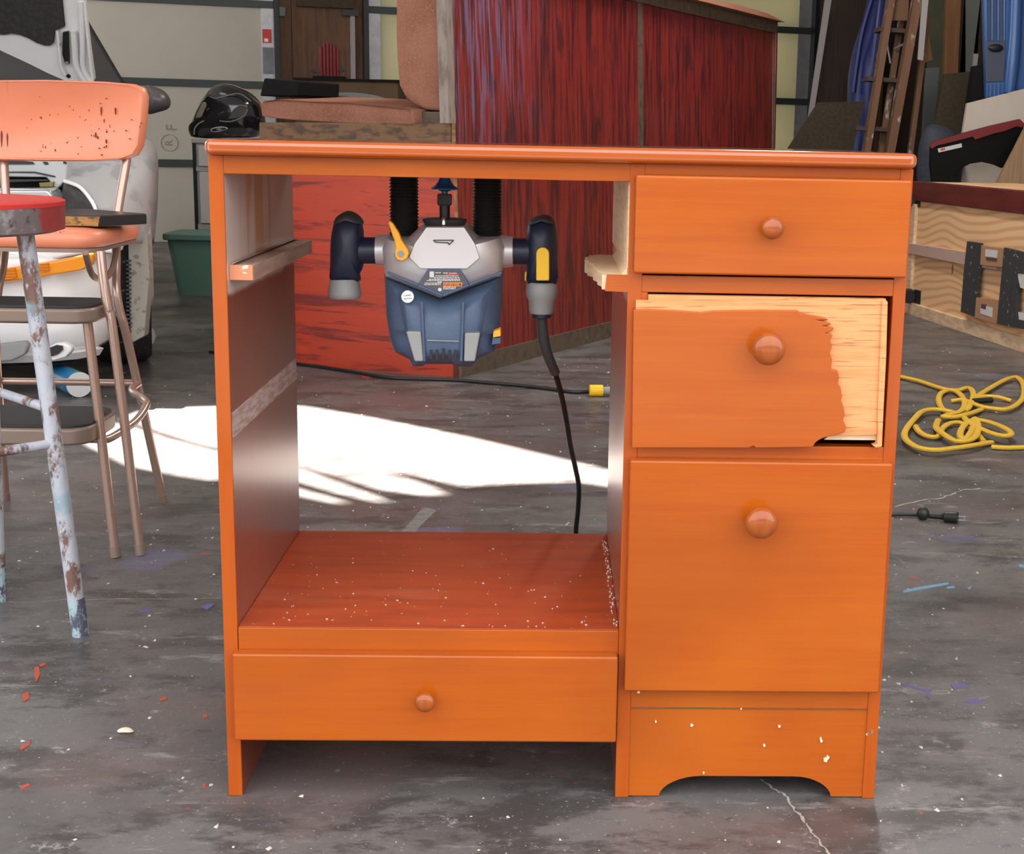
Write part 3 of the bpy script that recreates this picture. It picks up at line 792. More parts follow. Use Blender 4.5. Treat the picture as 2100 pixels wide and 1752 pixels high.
# ================================================================ ROUTER under the desk top
RY = 0.19
RF = 0.116
def rp(px, py, y=RY):
    return at(px, py, y)
sc_r = (rp(1000, 500) - rp(900, 500)).length / 100
router = thing('plunge_router', 'silver and navy plunge router mounted upside down beneath the orange desk top', 'power tool', (rp(910, 600).x, RY, 0.55))
minfl('motor_housing', [rp(*q) for q in ((866, 462), (960, 462), (984, 483), (1026, 483), (1036, 505), (1030, 562), (908, 607), (796, 563), (790, 505), (798, 483), (842, 483))], 0.072, SILVER, router, p=5, q=2.6, n=12, smin=0.35, angle=30)
minfl('motor_cover', [rp(*q) for q in ((794, 556), (908, 604), (1032, 557), (1028, 640), (1023, 692), (1018, 712), (988, 727), (975, 742), (946, 742), (940, 737), (880, 737), (872, 742), (850, 742), (844, 727), (814, 712), (806, 692), (798, 640))], 0.070, SLATE, router, p=5, q=2.6, n=12, smin=0.35, angle=30)
mprism('nose_plate', [at(x, y, RF + .0006) for x, y in ((874, 466), (952, 466), (974, 500), (984, 530), (958, 552), (862, 552), (838, 528), (850, 500))], (0, 0.02, 0), SILVER, router, bevel=0.0012, seg=2)
bm = B()
ap = [at(x, y, RF - 0.0008) for x, y in ((889, 493), (930, 493), (921, 502), (919, 498), (893, 497), (889, 493))]
for a, b_ in zip(ap, ap[1:]):
    bar(bm, a, b_, 0.0012, 0.0012)
obj('arrow_mark', bm, DGREY, router)
lab = mprism('label_plate', [at(x, y, RF + 0.0005) for x, y in ((877, 552), (943, 552), (962, 584), (908, 604), (857, 584))], (0, 0.012, 0), SLATE, router, bevel=0.001)
mprism('label_film', [at(x, y, RF - 0.0002) for x, y in ((879, 556), (941, 556), (957, 583), (908, 599), (862, 583))], (0, 0.001, 0), LABELG, lab)
bm = B()
YL = RF - 0.0006
for x0, x1, y in ((893, 905, 559.5), (909, 919, 560), (921, 938, 560.5), (893, 941, 566), (890, 943, 569.5), (880, 944, 572.7), (875, 945, 575.5), (897, 907, 578.5), (871, 906, 580.5), (870, 905, 583.7), (909, 936, 589.3), (909, 935, 592.3)):
    k0 = x0
    while k0 < x1 - 1:
        k1 = min(x1, k0 + rnd.uniform(3, 8))
        prism(bm, [at(k0, y - .8, YL), at(k1 - 1, y - .8, YL), at(k1 - 1, y + .9, YL), at(k0, y + .9, YL)], (0, 0.0003, 0))
        k0 = k1
obj('label_print', bm, PALEP, lab)
bm = B(); prism(bm, [at(x, y, YL) for x, y in ((912, 562), (939, 562), (939, 564), (912, 564))], (0, 0.0003, 0)); obj('label_print_red', bm, REDP, lab)
bm = B(); prism(bm, [at(x, y, YL) for x, y in ((881, 557), (890, 557), (890, 569), (881, 569))], (0, 0.0003, 0)); obj('certification_box', bm, PALEP, lab)
bm = B(); lathe(bm, [(0.0001, 0), (0.0022, 0), (0.0022, 0.0004), (0.0001, 0.0004)], at(902, 594, YL), (0, -1, 0), 12); obj('certification_mark', bm, PALEP, lab)
mprism('warning_label', [at(x, y, YL) for x, y in ((908.5, 579.5), (948, 579.5), (948, 588), (908.5, 588))], (0, 0.0004, 0), ORL, lab)
text('warning_text', '\u25b2WARNING' if False else 'WARNING', 0.0052, at(926, 583.8, YL - 0.0003), (-1, 0, 0), (0, 0, -1), LABELG, lab)
bm = B(); prism(bm, [at(x, y, YL - 0.0003) for x, y in ((941, 581.5), (946, 581.5), (943.5, 586))], (0, 0.0003, 0)); obj('warning_triangle', bm, LABELG, lab)
sp_ = at(836, 608.5, RF + 0.004)
stk = mlathe('round_sticker', [(0.0001, 0), (0.0072, 0), (0.0072, 0.006), (0.0001, 0.006)], sp_ + V((0, 0.004, 0)), WHITE, router, axis=(0, -1, 0), n=28)
text('sticker_text', 'CLASSIC', 0.0026, sp_ + V((0, -0.0022, 0.0017)), (1, 0, 0.12), (-0.12, 0, 1), DGREY, stk)
text('sticker_text', 'MOTOR', 0.0026, sp_ + V((0.0006, -0.0022, -0.0022)), (1, 0, 0.12), (-0.12, 0, 1), DGREY, stk)
# cover details
for q in (((832, 680), (863, 680), (868, 742), (850, 742)), ((953, 683), (985, 683), (974, 742), (951, 742))):
    mprism('grey_fin', [at(x, y, RF - 0.002) for x, y in q], (0, 0.02, 0), GREYP, router, bevel=0.002)
bm = B()
for px in (884, 896, 909, 922, 934):
    prism(bm, [at(px - 2.6, 718 - (3 if px == 909 else 0), RF + 0.002), at(px + 2.6, 718 - (3 if px == 909 else 0), RF + 0.002), at(px + 2.6, 736, RF + 0.002), at(px - 2.6, 736, RF + 0.002)], (0, 0.01, 0))
obj('vent_slots', bm, BLACK, router)
for q in (((865, 618), (870, 742)), ((950, 618), (946, 742))):
    bm = B(); bar(bm, at(*q[0], RF + 0.0035), at(*q[1], RF + 0.0035), 0.005, 0.004)
    obj('cover_rib', bm, SLATE, router, bevel=0.0015)
for a, b_, w_ in (((1002, 600), (978, 728), .0012), ((817, 600), (834, 690), .0008), ((806, 679), (832, 681), .001), ((985, 683), (1012, 682), .001)):
    bm = B(); bar(bm, at(*a, RF + .006), at(*b_, RF + .006), w_, 0.0016)
    obj('cover_seam', bm, NAVY, router)
bm = B(); bar(bm, at(876, 698, RF + .001), at(941, 700, RF + .001), 0.0007, 0.0012); obj('cover_ridge', bm, GREYP, router)
mprism('yellow_tag', [at(x, y, RF + 0.006) for x, y in ((1011, 681), (1026, 675), (1027, 690), (1011, 693))], (0, 0.02, 0), YEL, router, bevel=0.001)
mprism('cord_clip', [at(x, y, RF + 0.01) for x, y in ((1010, 693), (1027, 692), (1027, 705), (1008, 708))], (0, 0.02, 0), SLATE, router, bevel=0.001)
# V shaped seam moulding
bm = B()
for a, b_ in (((795, 559), (858, 585)), ((858, 585), (908, 606)), ((908, 606), (962, 584)), ((962, 584), (1030, 558))):
    bar(bm, at(*a, RF + 0.002), at(*b_, RF + 0.002), 0.006, 0.003)
obj('seam_moulding', bm, SLATE, router, bevel=0.001)
# handles
def handle(name, pts, caps, neck, collar):
    h = minfl(name, [rp(*q) for q in pts], 0.024, NAVY, router, p=2.2, q=2.0, n=12, sub=3, smin=0.1)
    return h
hl = handle('handle', ((692, 443), (714, 435), (736, 444), (744, 466), (746, 490), (745, 545), (738, 562), (735, 580), (681, 580), (678, 540), (679, 490), (685, 458)), None, None, None)
mtube('handle_neck', [rp(722, 514), rp(774, 514)], [0.0165, 0.0165], NAVY, hl, n=20)
minfl('handle_cap', [rp(*q) for q in ((690, 446), (713, 432), (737, 443), (745, 460), (715, 453), (686, 461))], 0.0235, DGREY, hl, p=2.2, n=10, sub=3)
p_ = rp(706, 576)
mlathe('end_cap', [(0.0001, 0.001), (0.0175, 0.001), (0.0185, -0.002), (0.0205, -0.016), (0.0195, -0.021), (0.017, -0.023), (0.0001, -0.0225)], (p_.x, RY, p_.z), GREYP, hl, axis=(-0.03, 0.10, 1), n=28)
mtube('handle_collar', [rp(772, 514), rp(802, 514)], [0.0185, 0.0205], SILVER, router, n=24)
hr = handle('handle', ((1080, 475), (1086, 455), (1103, 445), (1124, 444), (1138, 460), (1143, 490), (1143, 530), (1140, 584), (1083, 584), (1080, 550), (1077, 520)), None, None, None)
mtube('handle_neck', [rp(1100, 516), rp(1050, 516)], [0.0165, 0.0165], NAVY, hr, n=20)
minfl('handle_cap', [rp(*q) for q in ((1084, 462), (1090, 448), (1108, 441), (1128, 443), (1139, 460), (1112, 452))], 0.0235, DGREY, hr, p=2.2, n=10, sub=3)
mtube('handle_collar', [rp(1052, 516), rp(1022, 516)], [0.0185, 0.0205], SILVER, router, n=24)
tp = [(1113 + 13.5 * math.cos(math.radians(a)), 521 - 13.5 * math.sin(math.radians(a))) for a in range(180, -1, -15)]
mprism('trigger', [at(x, y, RY - 0.0275) for x, y in tp + [(1126.5, 576), (1099.5, 576)]], (0, 0.014, 0), YEL2, hr, bevel=0.0015)
mprism('lock_button', [at(x, y, RY - 0.006) for x, y in ((1076, 559), (1083, 557), (1083, 578), (1076, 576))], (0, 0.012, 0), YEL2, hr, bevel=0.001)
p_ = rp(1111, 582)
mlathe('end_cap', [(0.0001, 0.002), (0.0165, 0.002), (0.0190, -0.002), (0.0196, -0.010), (0.0185, -0.017), (0.0160, -0.021), (0.0150, -0.034), (0.0138, -0.037), (0.0001, -0.037)], (p_.x, RY, p_.z), GREYP, hr, n=28)
mlathe('cord_socket', [(0.0001, 0.0), (0.0125, 0.0), (0.0118, -0.006), (0.0001, -0.006)], (p_.x, RY, p_.z - 0.036), NAVY, hr, n=20)
# clamp lever
lv = mprism('clamp_lever', [at(x, y, RF - 0.010) for x, y in ((795, 456), (800, 453), (806, 459), (812, 469), (818, 478), (822, 490), (828, 500), (836, 512), (838, 521), (834, 531), (825, 536), (815, 534), (810, 527), (809, 517), (811, 508), (808, 492), (803, 480), (800, 470))], (0, 0.010, 0), YEL, router, bevel=0.002)
mlathe('lever_screw', [(0.0001, 0), (0.0040, 0), (0.0040, 0.001), (0.0001, 0.001)], at(822, 521, RF - 0.0100), GREYP, lv, axis=(0, -1, 0), n=16)
mlathe('lever_post', [(0.0001, 0), (0.006, 0), (0.006, 0.03), (0.0001, 0.03)], at(822, 521, RF + 0.026), GREYP, router, axis=(0, -1, 0), n=14)
# plunge column bellows
for px in (829, 999):
    p_ = rp(px, 482)
    z0, z1 = p_.z, 0.7400
    pr = [(0.0001, 0)]
    nr = 24
    for i in range(nr):
        h0 = (z1 - z0) * i / nr
        pr += [(0.0162, h0 + 0.0002), (0.0182, h0 + (z1 - z0) / nr * 0.5)]
    pr += [(0.016, z1 - z0), (0.0001, z1 - z0)]
    mlathe('bellows', pr, (p_.x, RY, z0), BLACK, router, n=20, angle=20)
# collet and cutter
p_ = rp(912, 462)
mlathe('base_ring', [(0.0001, 0), (0.024, 0), (0.027, 0.005), (0.027, 0.0075), (0.022, 0.0085), (0.0001, 0.0085)], (p_.x, RY, p_.z), DGREY, router, n=28)
mlathe('spindle', [(0.0001, 0), (0.0065, 0), (0.0065, 0.016), (0.0001, 0.016)], (p_.x, RY, p_.z + 0.008), BLACK, router, n=16)
mlathe('collet_nut', [(0.0001, 0), (0.0085, 0), (0.0100, 0.002), (0.0100, 0.012), (0.009, 0.014), (0.0001, 0.014)], (p_.x, RY, p_.z + 0.024), DGREY, router, n=6, smooth=False)
zb = p_.z + 0.037
ct = mlathe('cutter', [(0.0001, 0), (0.0036, 0), (0.0040, 0.004), (0.0160, 0.0065), (0.0165, 0.008), (0.0120, 0.011), (0.0085, 0.015), (0.0065, 0.020), (0.0055, 0.028), (0.0001, 0.028)], (p_.x, RY, zb), BLUEB, router, n=24)
mlathe('guide_pin', [(0.0001, 0), (0.0028, 0), (0.0028, 0.007), (0.0012, 0.009), (0.0001, 0.009)], at(910, 461, RF + 0.03), BRIGHT, router, n=12)
# power cord down to the floor and out past the desk to its plug
boot = [rp(1111, 650), at(1114, 690, .20), at(1122, 725, .21), at(1139, 765, .23)]
mtube('cord_boot', boot, [0.0062, 0.0070, 0.0066, 0.0062], DGREY, router, n=12, k=5)
cpts = [at(1137, 760, .23), at(1150, 805, .27), at(1161, 860, .33), at(1170, 915, .40), at(1180, 960, .47), at(1187, 1000, .52), at(1185, 1050, .55), at(1181, 1098, .57)]
e_ = cpts[-1]
cpts += [V((e_.x + 0.005, 0.62, 0.05)), V((e_.x + 0.05, 0.72, 0.006)), V((0.60, 0.95, 0.005)), V((0.86, 1.18, 0.005)), gnd(1828, 1056, 0.006), gnd(1880, 1056, 0.006)]
mtube('power_cord', cpts, 0.0038, BLACK, router, n=8, k=6)
p_ = gnd(1893, 1054, 0.013)
bm = B(); inflate(bm, [p_ + V((0.0135 * math.cos(a), 0, 0.0145 * math.sin(a))) for a in [i * math.pi / 8 for i in range(16)]], 0.011, n=8)
obj('cord_tie', bm, BLACK, router)
q0, q1 = gnd(1900, 1058, 0.008), gnd(1964, 1062, 0.013)
ax = (q1 - q0)
mlathe('plug', [(0.0001, 0), (0.005, 0), (0.0062, ax.length * .45), (0.0075, ax.length * .55), (0.0115, ax.length * .6), (0.0125, ax.length), (0.0001, ax.length)], q0, BLACK, router, axis=ax, n=12)
bm = B(); bar(bm, q1 + V((0, 0, .004)), q1 + V((0.016, 0, .004)), 0.005, 0.0015); bar(bm, q1 + V((0, 0, -.004)), q1 + V((0.016, 0, -.004)), 0.005, 0.0015)
obj('plug_prongs', bm, BRIGHT, router)

# ================================================================ BOOTH BENCH behind
BC = V((0.073, 2.844, 0))
BL = V((-0.94, 0.35, 0)).normalized()
BT = V((0.475, 0.88, 0)).normalized()
booth = thing('booth_bench', 'long red plywood booth bench with rusty brown upholstered seat and back', 'bench', tuple(BC + BL * .3 + BT * .8))
def bp(l, t, z):
    return BC + BL * l + BT * t + V((0, 0, z))
LEAN = 0.034
mprism('end_panel', [bp(-0.004, 0, 0.0), bp(0.70, 0, 0.0), bp(0.70, 0, 0.745), bp(-0.004 + LEAN * .745, 0, 0.745)], BT * 0.018, REDH, booth)
mprism('end_rail', [bp(LEAN * .74 - .003, -0.012, 0.745), bp(0.70, -0.012, 0.740), bp(0.70, -0.012, 0.792), bp(LEAN * .79 - .003, -0.012, 0.800)], BT * 0.035, mat('scorched bench rail', (0.17, 0.085, 0.034), 0.6, layers=[dict(s=(4, 4, 10), scale=5, detail=6, lo=0.45, hi=0.65, c=(0.055, 0.03, 0.018), f=0.9)]), booth)
for t0, t1 in ((0.018, 1.385), (1.415, 2.985)):
    ztop = 1.30
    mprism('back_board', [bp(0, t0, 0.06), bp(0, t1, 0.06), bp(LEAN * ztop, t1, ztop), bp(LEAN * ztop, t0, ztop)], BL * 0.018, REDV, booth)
def post(nm, t, wd, z0, z1, material, off=-0.006):
    mprism(nm, [bp(off + LEAN * z0, t - wd / 2, z0), bp(off + LEAN * z0, t + wd / 2, z0), bp(off + LEAN * z1, t + wd / 2, z1), bp(off + LEAN * z1, t - wd / 2, z1)], BL * 0.03, material, booth)
post('corner_post', 0.0, 0.040, 0.80, 1.36, TRIMG)
post('corner_strip', 0.009, 0.016, 0.10, 0.80, TAN)
post('joint_strip', 1.40, 0.034, 0.06, 1.31, TRIM)
post('end_strip', 2.985, 0.035, 0.06, 1.33, TRIM)
mprism('kick_rail', [bp(-0.010, 0.0, 0), bp(-0.010, 3.0, 0), bp(-0.010, 3.0, 0.062), bp(-0.010, 0.0, 0.062)], BL * 0.028, TRIM, booth)
mprism('top_rail', [bp(-0.012 + LEAN * 1.3, -0.02, 1.29), bp(-0.012 + LEAN * 1.3, 3.0, 1.29), bp(-0.012 + LEAN * 1.3, 3.0, 1.345), bp(-0.012 + LEAN * 1.3, -0.02, 1.345)], BL * 0.05, TRIM, booth)
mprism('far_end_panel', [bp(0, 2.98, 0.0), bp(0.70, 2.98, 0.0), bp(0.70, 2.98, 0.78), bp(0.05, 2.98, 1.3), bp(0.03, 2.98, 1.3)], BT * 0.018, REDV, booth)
mprism('seat_deck', [bp(0.03, 0.02, 0.76), bp(0.70, 0.02, 0.76), bp(0.70, 2.98, 0.76), bp(0.03, 2.98, 0.76)], V((0, 0, 0.03)), TAN, booth)
# seat cushion (its near end faces the camera), domed on top
def bench_hit(px, py, t=-0.02):
    return hit(px, py, bp(0, t, 0), BT)
outl = [(537, 214), (545, 207), (575, 204), (640, 208), (720, 211), (790, 218), (835, 222), (852, 225), (854, 250), (850, 256), (700, 252), (600, 246), (560, 242), (541, 238)]
rings = []
for t, sx, dz in ((-0.03, 0.93, 0.0), (-0.045, 0.975, 0.0), (-0.035, 1.0, 0.0), (0.1, 1.0, 0.006), (0.35, 1.0, 0.022), (0.8, 1.0, 0.025), (1.2, 1.0, 0.02), (1.25, 0.9, 0.0)):
    ring = [bench_hit(x, y, -0.03) for x, y in outl]
    c = sum(ring, V()) / len(ring)
    ring = [c + (p_ - c) * sx + V((0, 0, dz if i < 8 else 0)) + BT * (t + 0.03) for i, p_ in enumerate(ring)]
    rings.append(ring)
bm = B(); loft(bm, rings); obj('seat_cushion', bm, UPHOL, booth, angle=60)
# upright back cushion: end seen as a tall slab rounded at the foot
outb = [(912, 228), (903, 229), (870, 226), (846, 216), (830, 204), (818, 180), (813, 120), (811, 60), (812, 0), (814, -60), (822, -100), (845, -118), (880, -122), (903, -118), (906, -60), (907, 0), (909, 100)]
ring = [bench_hit(x, y, 0.0) for x, y in outb]
bm = B()
loft(bm, [[ (sum(ring, V()) / len(ring)) + (p_ - sum(ring, V()) / len(ring)) * s_ + BT * t for p_ in ring] for t, s_ in ((0.0, .95), (0.012, .99), (0.03, 1), (2.9, 1), (2.95, .95))])
obj('back_cushion', bm, UPHOL, booth, angle=60)
mprism('back_foot_block', [bench_hit(x, y, 0.004) for x, y in ((852, 229), (914, 229), (914, 282), (860, 278))], BT * 0.05, TRIM, booth)
# padded roll along the top of the back, humped towards the far end
rr = []
for t, h in ((0.0, 0.004), (1.4, 0.004), (1.9, 0.012), (2.4, 0.03), (2.8, 0.026), (2.98, 0.004)):
    rr.append([bp(0.035 + 0.045 * math.cos(a), t, 1.343 + max(0.0, math.sin(a)) * (h + .004)) for a in [i * math.pi / 5 for i in range(10)]])
bm = B(); loft(bm, rr); obj('top_padding', bm, UPHOL, booth)

# things on and behind the bench
p0 = bench_hit(540, 160, 0.55); 
bxp = [(541, 160), (612, 166), (610, 197), (532, 197)]
o = mprism('black_case', [hit(x, y, bp(0, 0.45, 0), BT) for x, y in bxp], BT * 0.25, BLACKM, bevel=0.006)
tag(o, 'flat black case lying on the brown bench cushion behind the helmet', 'case')
bm = B()
CY = 6.1
c0, c1 = at(606, 164, CY), at(816, 166, CY)
box(bm, (c0.x, CY, 0), (c1.x, CY + 0.45, c0.z))
carton = thing('tall_carton', 'tall brown cardboard carton with dark top edge behind the bench cushion', 'carton', (c0.x + .2, CY + .2, 0))
obj('carton_body', bm, CARD, carton)
mbox('carton_flap', (c0.x - .01, CY - .012, c0.z - 0.0), (c1.x + 0.01, CY + 0.46, c0.z + 0.012), BLACKM, carton)
# red ribbed heater on the carton
h0, h1 = at(652, 158, CY + .15), at(694, 158, CY + .15)
ht = at(670, 86, CY + .15).z
heat = thing('ribbed_heater', 'dark red ribbed upright heater with round side knobs on the tall carton', 'heater', ((h0.x + h1.x) / 2, CY + .2, c0.z + .012))
nb = 6
wd = (h1.x - h0.x) / nb
for i in range(nb):
    x = h0.x + wd * (i + .5)
    topz = ht - (0.012 if i in (0, nb - 1) else 0) - 0.006 * abs(i - 2)
    mtube('fin', [(x, CY + .2, c0.z + .0125), (x, CY + .2, topz)], wd * .5, DKRED, heat, n=8)
mbox('base', (h0.x - .03, CY + .16, c0.z + .0122), (h1.x + .03, CY + .24, c0.z + .03), BLACKM, heat)
for px, py in ((643, 146), (700, 143)):
    p_ = at(px, py, CY + .18)
    mlathe('side_knob', [(0.0001, 0), (0.014, 0), (0.014, 0.03), (0.0001, 0.03)], p_, BLACK, heat, axis=(0, 1, 0), n=12)
p_ = bench_hit(715, 197, 0.9)
o = minfl('folded_cloth', [hit(x, y, bp(0, 0.95, 0), BT) for x, y in ((655, 206), (665, 196), (700, 190), (740, 191), (775, 198), (785, 208))], 0.09, GREYCL, nrm=BT, n=8, sub=2)
tag(o, 'grey blue folded cloth on the far part of the brown bench cushion', 'cloth')

# ================================================================ FILING CABINET, HELMET, TUB
FY = 5.52
f0 = at(394, 284, FY)
fx0, fx1, fz = f0.x, f0.x + 0.40, f0.z
cab = thing('filing_cabinet', 'grey steel two drawer filing cabinet carrying the motorcycle helmet', 'cabinet', (fx0 + .2, FY + .3, 0))
mbox('body', (fx0, FY + .01, 0.02), (fx1, FY + .62, fz), CABINET, cab, bevel=0.004)
mbox('top_edge', (fx0 - .002, FY - .006, fz - .022), (fx1 + .002, FY + .01, fz + 0.001), CABEDGE, cab, bevel=0.003)
mbox('side_edge', (fx0, FY - .004, 0.02), (fx0 + .016, FY + .01, fz - .022), BLACKSTEEL, cab)
for pa, pb in ((299, 341), (352, 458)):
    za, zb_ = at(400, pa, FY).z, at(400, pb, FY).z
    d = mbox('drawer', (fx0 + .03, FY - .012, zb_), (fx1 - .02, FY + .01, za), CABINET, cab, bevel=0.004)
    mbox('handle', (fx0 + .14, FY - .03, (za + zb_) / 2 - .01), (fx1 - .14, FY - .012, (za + zb_) / 2 + .012), GALV, d)
mbox('cross_rail', (fx0 + .016, FY - .006, at(400, 351, FY).z), (fx1 - .01, FY + .01, at(400, 342, FY).z), CABEDGE, cab)
mbox('foot_rail', (fx0 + .016, FY - .006, at(400, 470, FY).z), (fx1 - .01, FY + .01, at(400, 459, FY).z), CABEDGE, cab)
HY = FY + .17
zsc = lambda x, y: at(x, y, HY)
hel = thing('motorcycle_helmet', 'glossy black full face motorcycle helmet on the grey filing cabinet', 'helmet', (f0.x + .15, HY, fz))
hp = ((393, 272), (391, 258), (399, 246), (406, 228), (416, 207), (426, 192), (437, 179), (452, 172), (470, 170), (490, 177), (512, 189), (529, 206), (536, 224), (541, 246), (538, 262), (526, 279), (470, 281), (405, 281))
hh = [zsc(*q) for q in hp]
dz = fz + 0.002 - min(p_.z for p_ in hh)
hh = [p_ + V((0, 0, dz)) for p_ in hh]
minfl('shell', hh, 0.125, HELM, hel, p=4, q=2.6, n=16, sub=3, smin=0.3, angle=60)
up_ = V((0, 0, dz))
zf = lambda x, y, d: at(x, y, HY - d) + up_
vz = [zf(*q, .10) for q in ((399, 242), (405, 228), (414, 210), (420, 205), (436, 217), (442, 222), (439, 236), (434, 241))]
mprism('visor', [p_ + V((0, -0.016, 0)) for p_ in vz], (0, 0.10, 0), VISOR, hel, bevel=0.012, seg=3)
bm = B(); tube(bm, [zf(398, 274, 0.126), zf(399, 262, 0.126), zf(407, 252, 0.126), zf(418, 246, 0.126)], 0.0035, 6, k=4); obj('trim_line', bm, GREYP, hel)
bm = B(); tube(bm, [zf(450, 246, 0.127), zf(475, 247, 0.127), zf(500, 236, 0.127), zf(508, 222, 0.127)], 0.003, 6, k=4); obj('trim_line', bm, GREYP, hel)
bm = B(); tube(bm, [zf(432, 196, 0.122), zf(442, 200, 0.122), zf(460, 196, 0.122), zf(490, 190, 0.122), zf(515, 206, 0.122)], 0.003, 6, k=4); obj('trim_line', bm, GREYP, hel)
mprism('side_plate', [zf(*q, 0.126) for q in ((464, 244), (478, 222), (492, 212), (508, 214), (508, 228), (494, 240))], (0, 0.03, 0), mat('smoked silver plate', (0.20, 0.18, 0.17), 0.15, metal=0.6), hel, bevel=0.006, seg=3)
em = minfl('maker_badge', [zf(*q, 0.126) for q in ((432, 264), (438, 260), (452, 257.5), (464, 259), (467, 262), (458, 266), (444, 269), (434, 268))], 0.006, PALEP, hel, sub=2)
minfl('badge_field', [zf(*q, 0.1295) for q in ((434, 264), (440, 261), (452, 259), (462, 260), (465, 262), (457, 265), (444, 267.5), (436, 267))], 0.004, BLACK, em, sub=2)
text('badge_text', 'HJC', 0.016, zf(450, 263, 0.1345), (1, 0, .14), (-.14, 0, 1), PALEP, em)
TY = gnd(380, 606).y
tb = thing('plastic_tub', 'green plastic storage tub on the floor below the filing cabinet', 'tub', (at(400, 606, TY).x, TY + .2, 0))
bm = B()
a0, a1 = at(362, 606, TY).x, at(362, 606, TY).x + .34
b0, b1 = at(336, 472, TY).x, at(336, 472, TY).x + .40
zt = at(350, 470, TY).z - .02
rings = []
for z, xa, xb, ya, yb in ((0, a0, a1, TY, TY + .26), (zt - .03, b0 + .01, b1 - .01, TY - .02, TY + .285)):
    rings.append([(p_.x, p_.z, z) for p_ in rpoly(xa, ya, xb, yb, 0.04, 0)])
loft(bm, rings); obj('body', bm, GREENB, tb)
bm = B(); prism(bm, [(p_.x, p_.z, zt - .03) for p_ in rpoly(b0 - .008, TY - .035, b1 + .008, TY + .30, .045, 0)], (0, 0, .03)); obj('rim', bm, GREENB, tb, bevel=0.006)

# ================================================================ FLOOR CORD with yellow plug behind the desk
bc = thing('black_floor_cord', 'thin black cord with yellow plug lying along the floor before the red bench', 'cord', tuple(gnd(1000, 785)))
cp = [gnd(x, y, 0.006) for x, y in ((430, 722), (520, 733), (605, 746), (660, 753), (735, 765), (800, 775), (880, 778), (940, 780), (1010, 786), (1070, 791), (1130, 798), (1175, 804), (1210, 803))]
mtube('cord', cp, 0.0055, BLACK, bc, n=7, k=5)
q0, q1 = gnd(1209, 801, 0.018), gnd(1236, 801, 0.018)
ax = q1 - q0
mlathe('plug_body', [(0.0001, 0), (0.0172, 0.0), (0.0176, 0.004), (0.0176, ax.length), (0.0001, ax.length)], q0, YEL2, bc, axis=ax, n=20)
mlathe('plug_face', [(0.0001, 0), (0.012, 0), (0.012, 0.022), (0.0001, 0.022)], q1, GREYP, bc, axis=ax, n=16)
bm = B()
for dz in (-.006, .006):
    bar(bm, q1 + ax.normalized() * .02 + V((0, 0, dz)), q1 + ax.normalized() * .045 + V((0, 0, dz)), 0.006, 0.002)
obj('prongs', bm, BRIGHT, bc)

# ================================================================ STEP STOOL CHAIR
XC = -0.598
st = thing('step_stool_chair', 'coral vinyl step stool chair with bronze tube legs and two steps', 'chair', (XC, 1.1, 0))
bm = B()
sp = [(p_.x, p_.z) for p_ in rpoly(XC - .165, .945, XC + .163, 1.235, .045, 0, 6)]
cxy = (XC, 1.09)
rings = []
for z, s_ in ((.5545, .97), (.5575, 1.0), (.570, 1.012), (.580, .995), (.5855, .95), (.589, .80), (.590, .4)):
    rings.append([(cxy[0] + (x - cxy[0]) * s_, cxy[1] + (y - cxy[1]) * s_, z) for x, y in sp])
loft(bm, rings)
seat = obj('seat', bm, VINYL, st, angle=60)
bm = B(); prism(bm, [(cxy[0] + (x - cxy[0]) * .985, cxy[1] + (y - cxy[1]) * .985, .548) for x, y in sp], (0, 0, .0068)); obj('seat_pan', bm, BRONZED, st)
bo = [(-60, 168), (0, 165), (100, 164), (220, 168), (280, 173), (300, 181), (307, 198), (303, 250), (296, 300), (285, 318), (262, 327), (200, 331), (100, 331), (0, 329), (-60, 327), (-78, 310), (-80, 190)]
bk = [at(x, y, 1.285) for x, y in bo]
rings = []
cb = sum(bk, V()) / len(bk)
for dy, s_ in ((-.018, .93), (-.021, .96), (-.017, .985), (-.008, 1.0), (.004, 1.0), (.010, .985)):
    rings.append([cb + (p_ - cb) * s_ + V((0, dy - 0.10 * (p_.x - cb.x) ** 2 * 0 + 0.25 * (p_.x - cb.x) ** 2 * -1, 0)) for p_ in bk])
bm = B(); loft(bm, rings); obj('backrest', bm, VINYL, st, angle=60)
bm = B(); r5 = random.Random(5)
marks = [(207, 228, 3, 22), (213, 248, 2, 10), (236, 228, 2.5, 17), (126, 277, 3, 26), (102, 273, 2.5, 20), (196, 277, 4, 14), (190, 262, 2, 6), (217, 290, 2.5, 10), (217, 300, 2, 5), (75, 273, 5, 8), (15, 287, 4, 34), (3, 285, 4, 40),
         (200, 282, 3, 8), (93, 302, 2.5, 7), (113, 308, 2.5, 6), (166, 268, 2.5, 5), (78, 293, 2.5, 4), (115, 288, 2.5, 5), (217, 202, 2, 3), (205, 212, 2, 3)]
marks += [(r5.gauss(150, 55), r5.gauss(268, 22), r5.uniform(1, 2.6), r5.uniform(1.5, 5)) for _ in range(70)]
for px, py, w_, h_ in marks:
    if not (2 < px < 290 and 190 < py < 318):
        continue
    p_ = at(px, py, 1.285)
    yb = 1.285 - .0245 - .25 * (p_.x - cb.x) ** 2
    w_ *= .8; h_ *= .85
    q = [at(px + dx, py + dy, yb) for dx, dy in ((-w_ / 2, -h_ * .3), (0, -h_ / 2), (w_ / 2, -h_ * .2), (w_ * .4, h_ * .3), (0, h_ / 2), (-w_ * .4, h_ * .1))]
    prism(bm, q, (0, .006, 0))
o = obj('vinyl_tears', bm, mat('dark tears', (0.13, 0.030, 0.018), .8), st); o['kind'] = 'stuff'
def mir(pts):
    return [V((2 * XC - p_[0], p_[1], p_[2])) for p_ in pts]
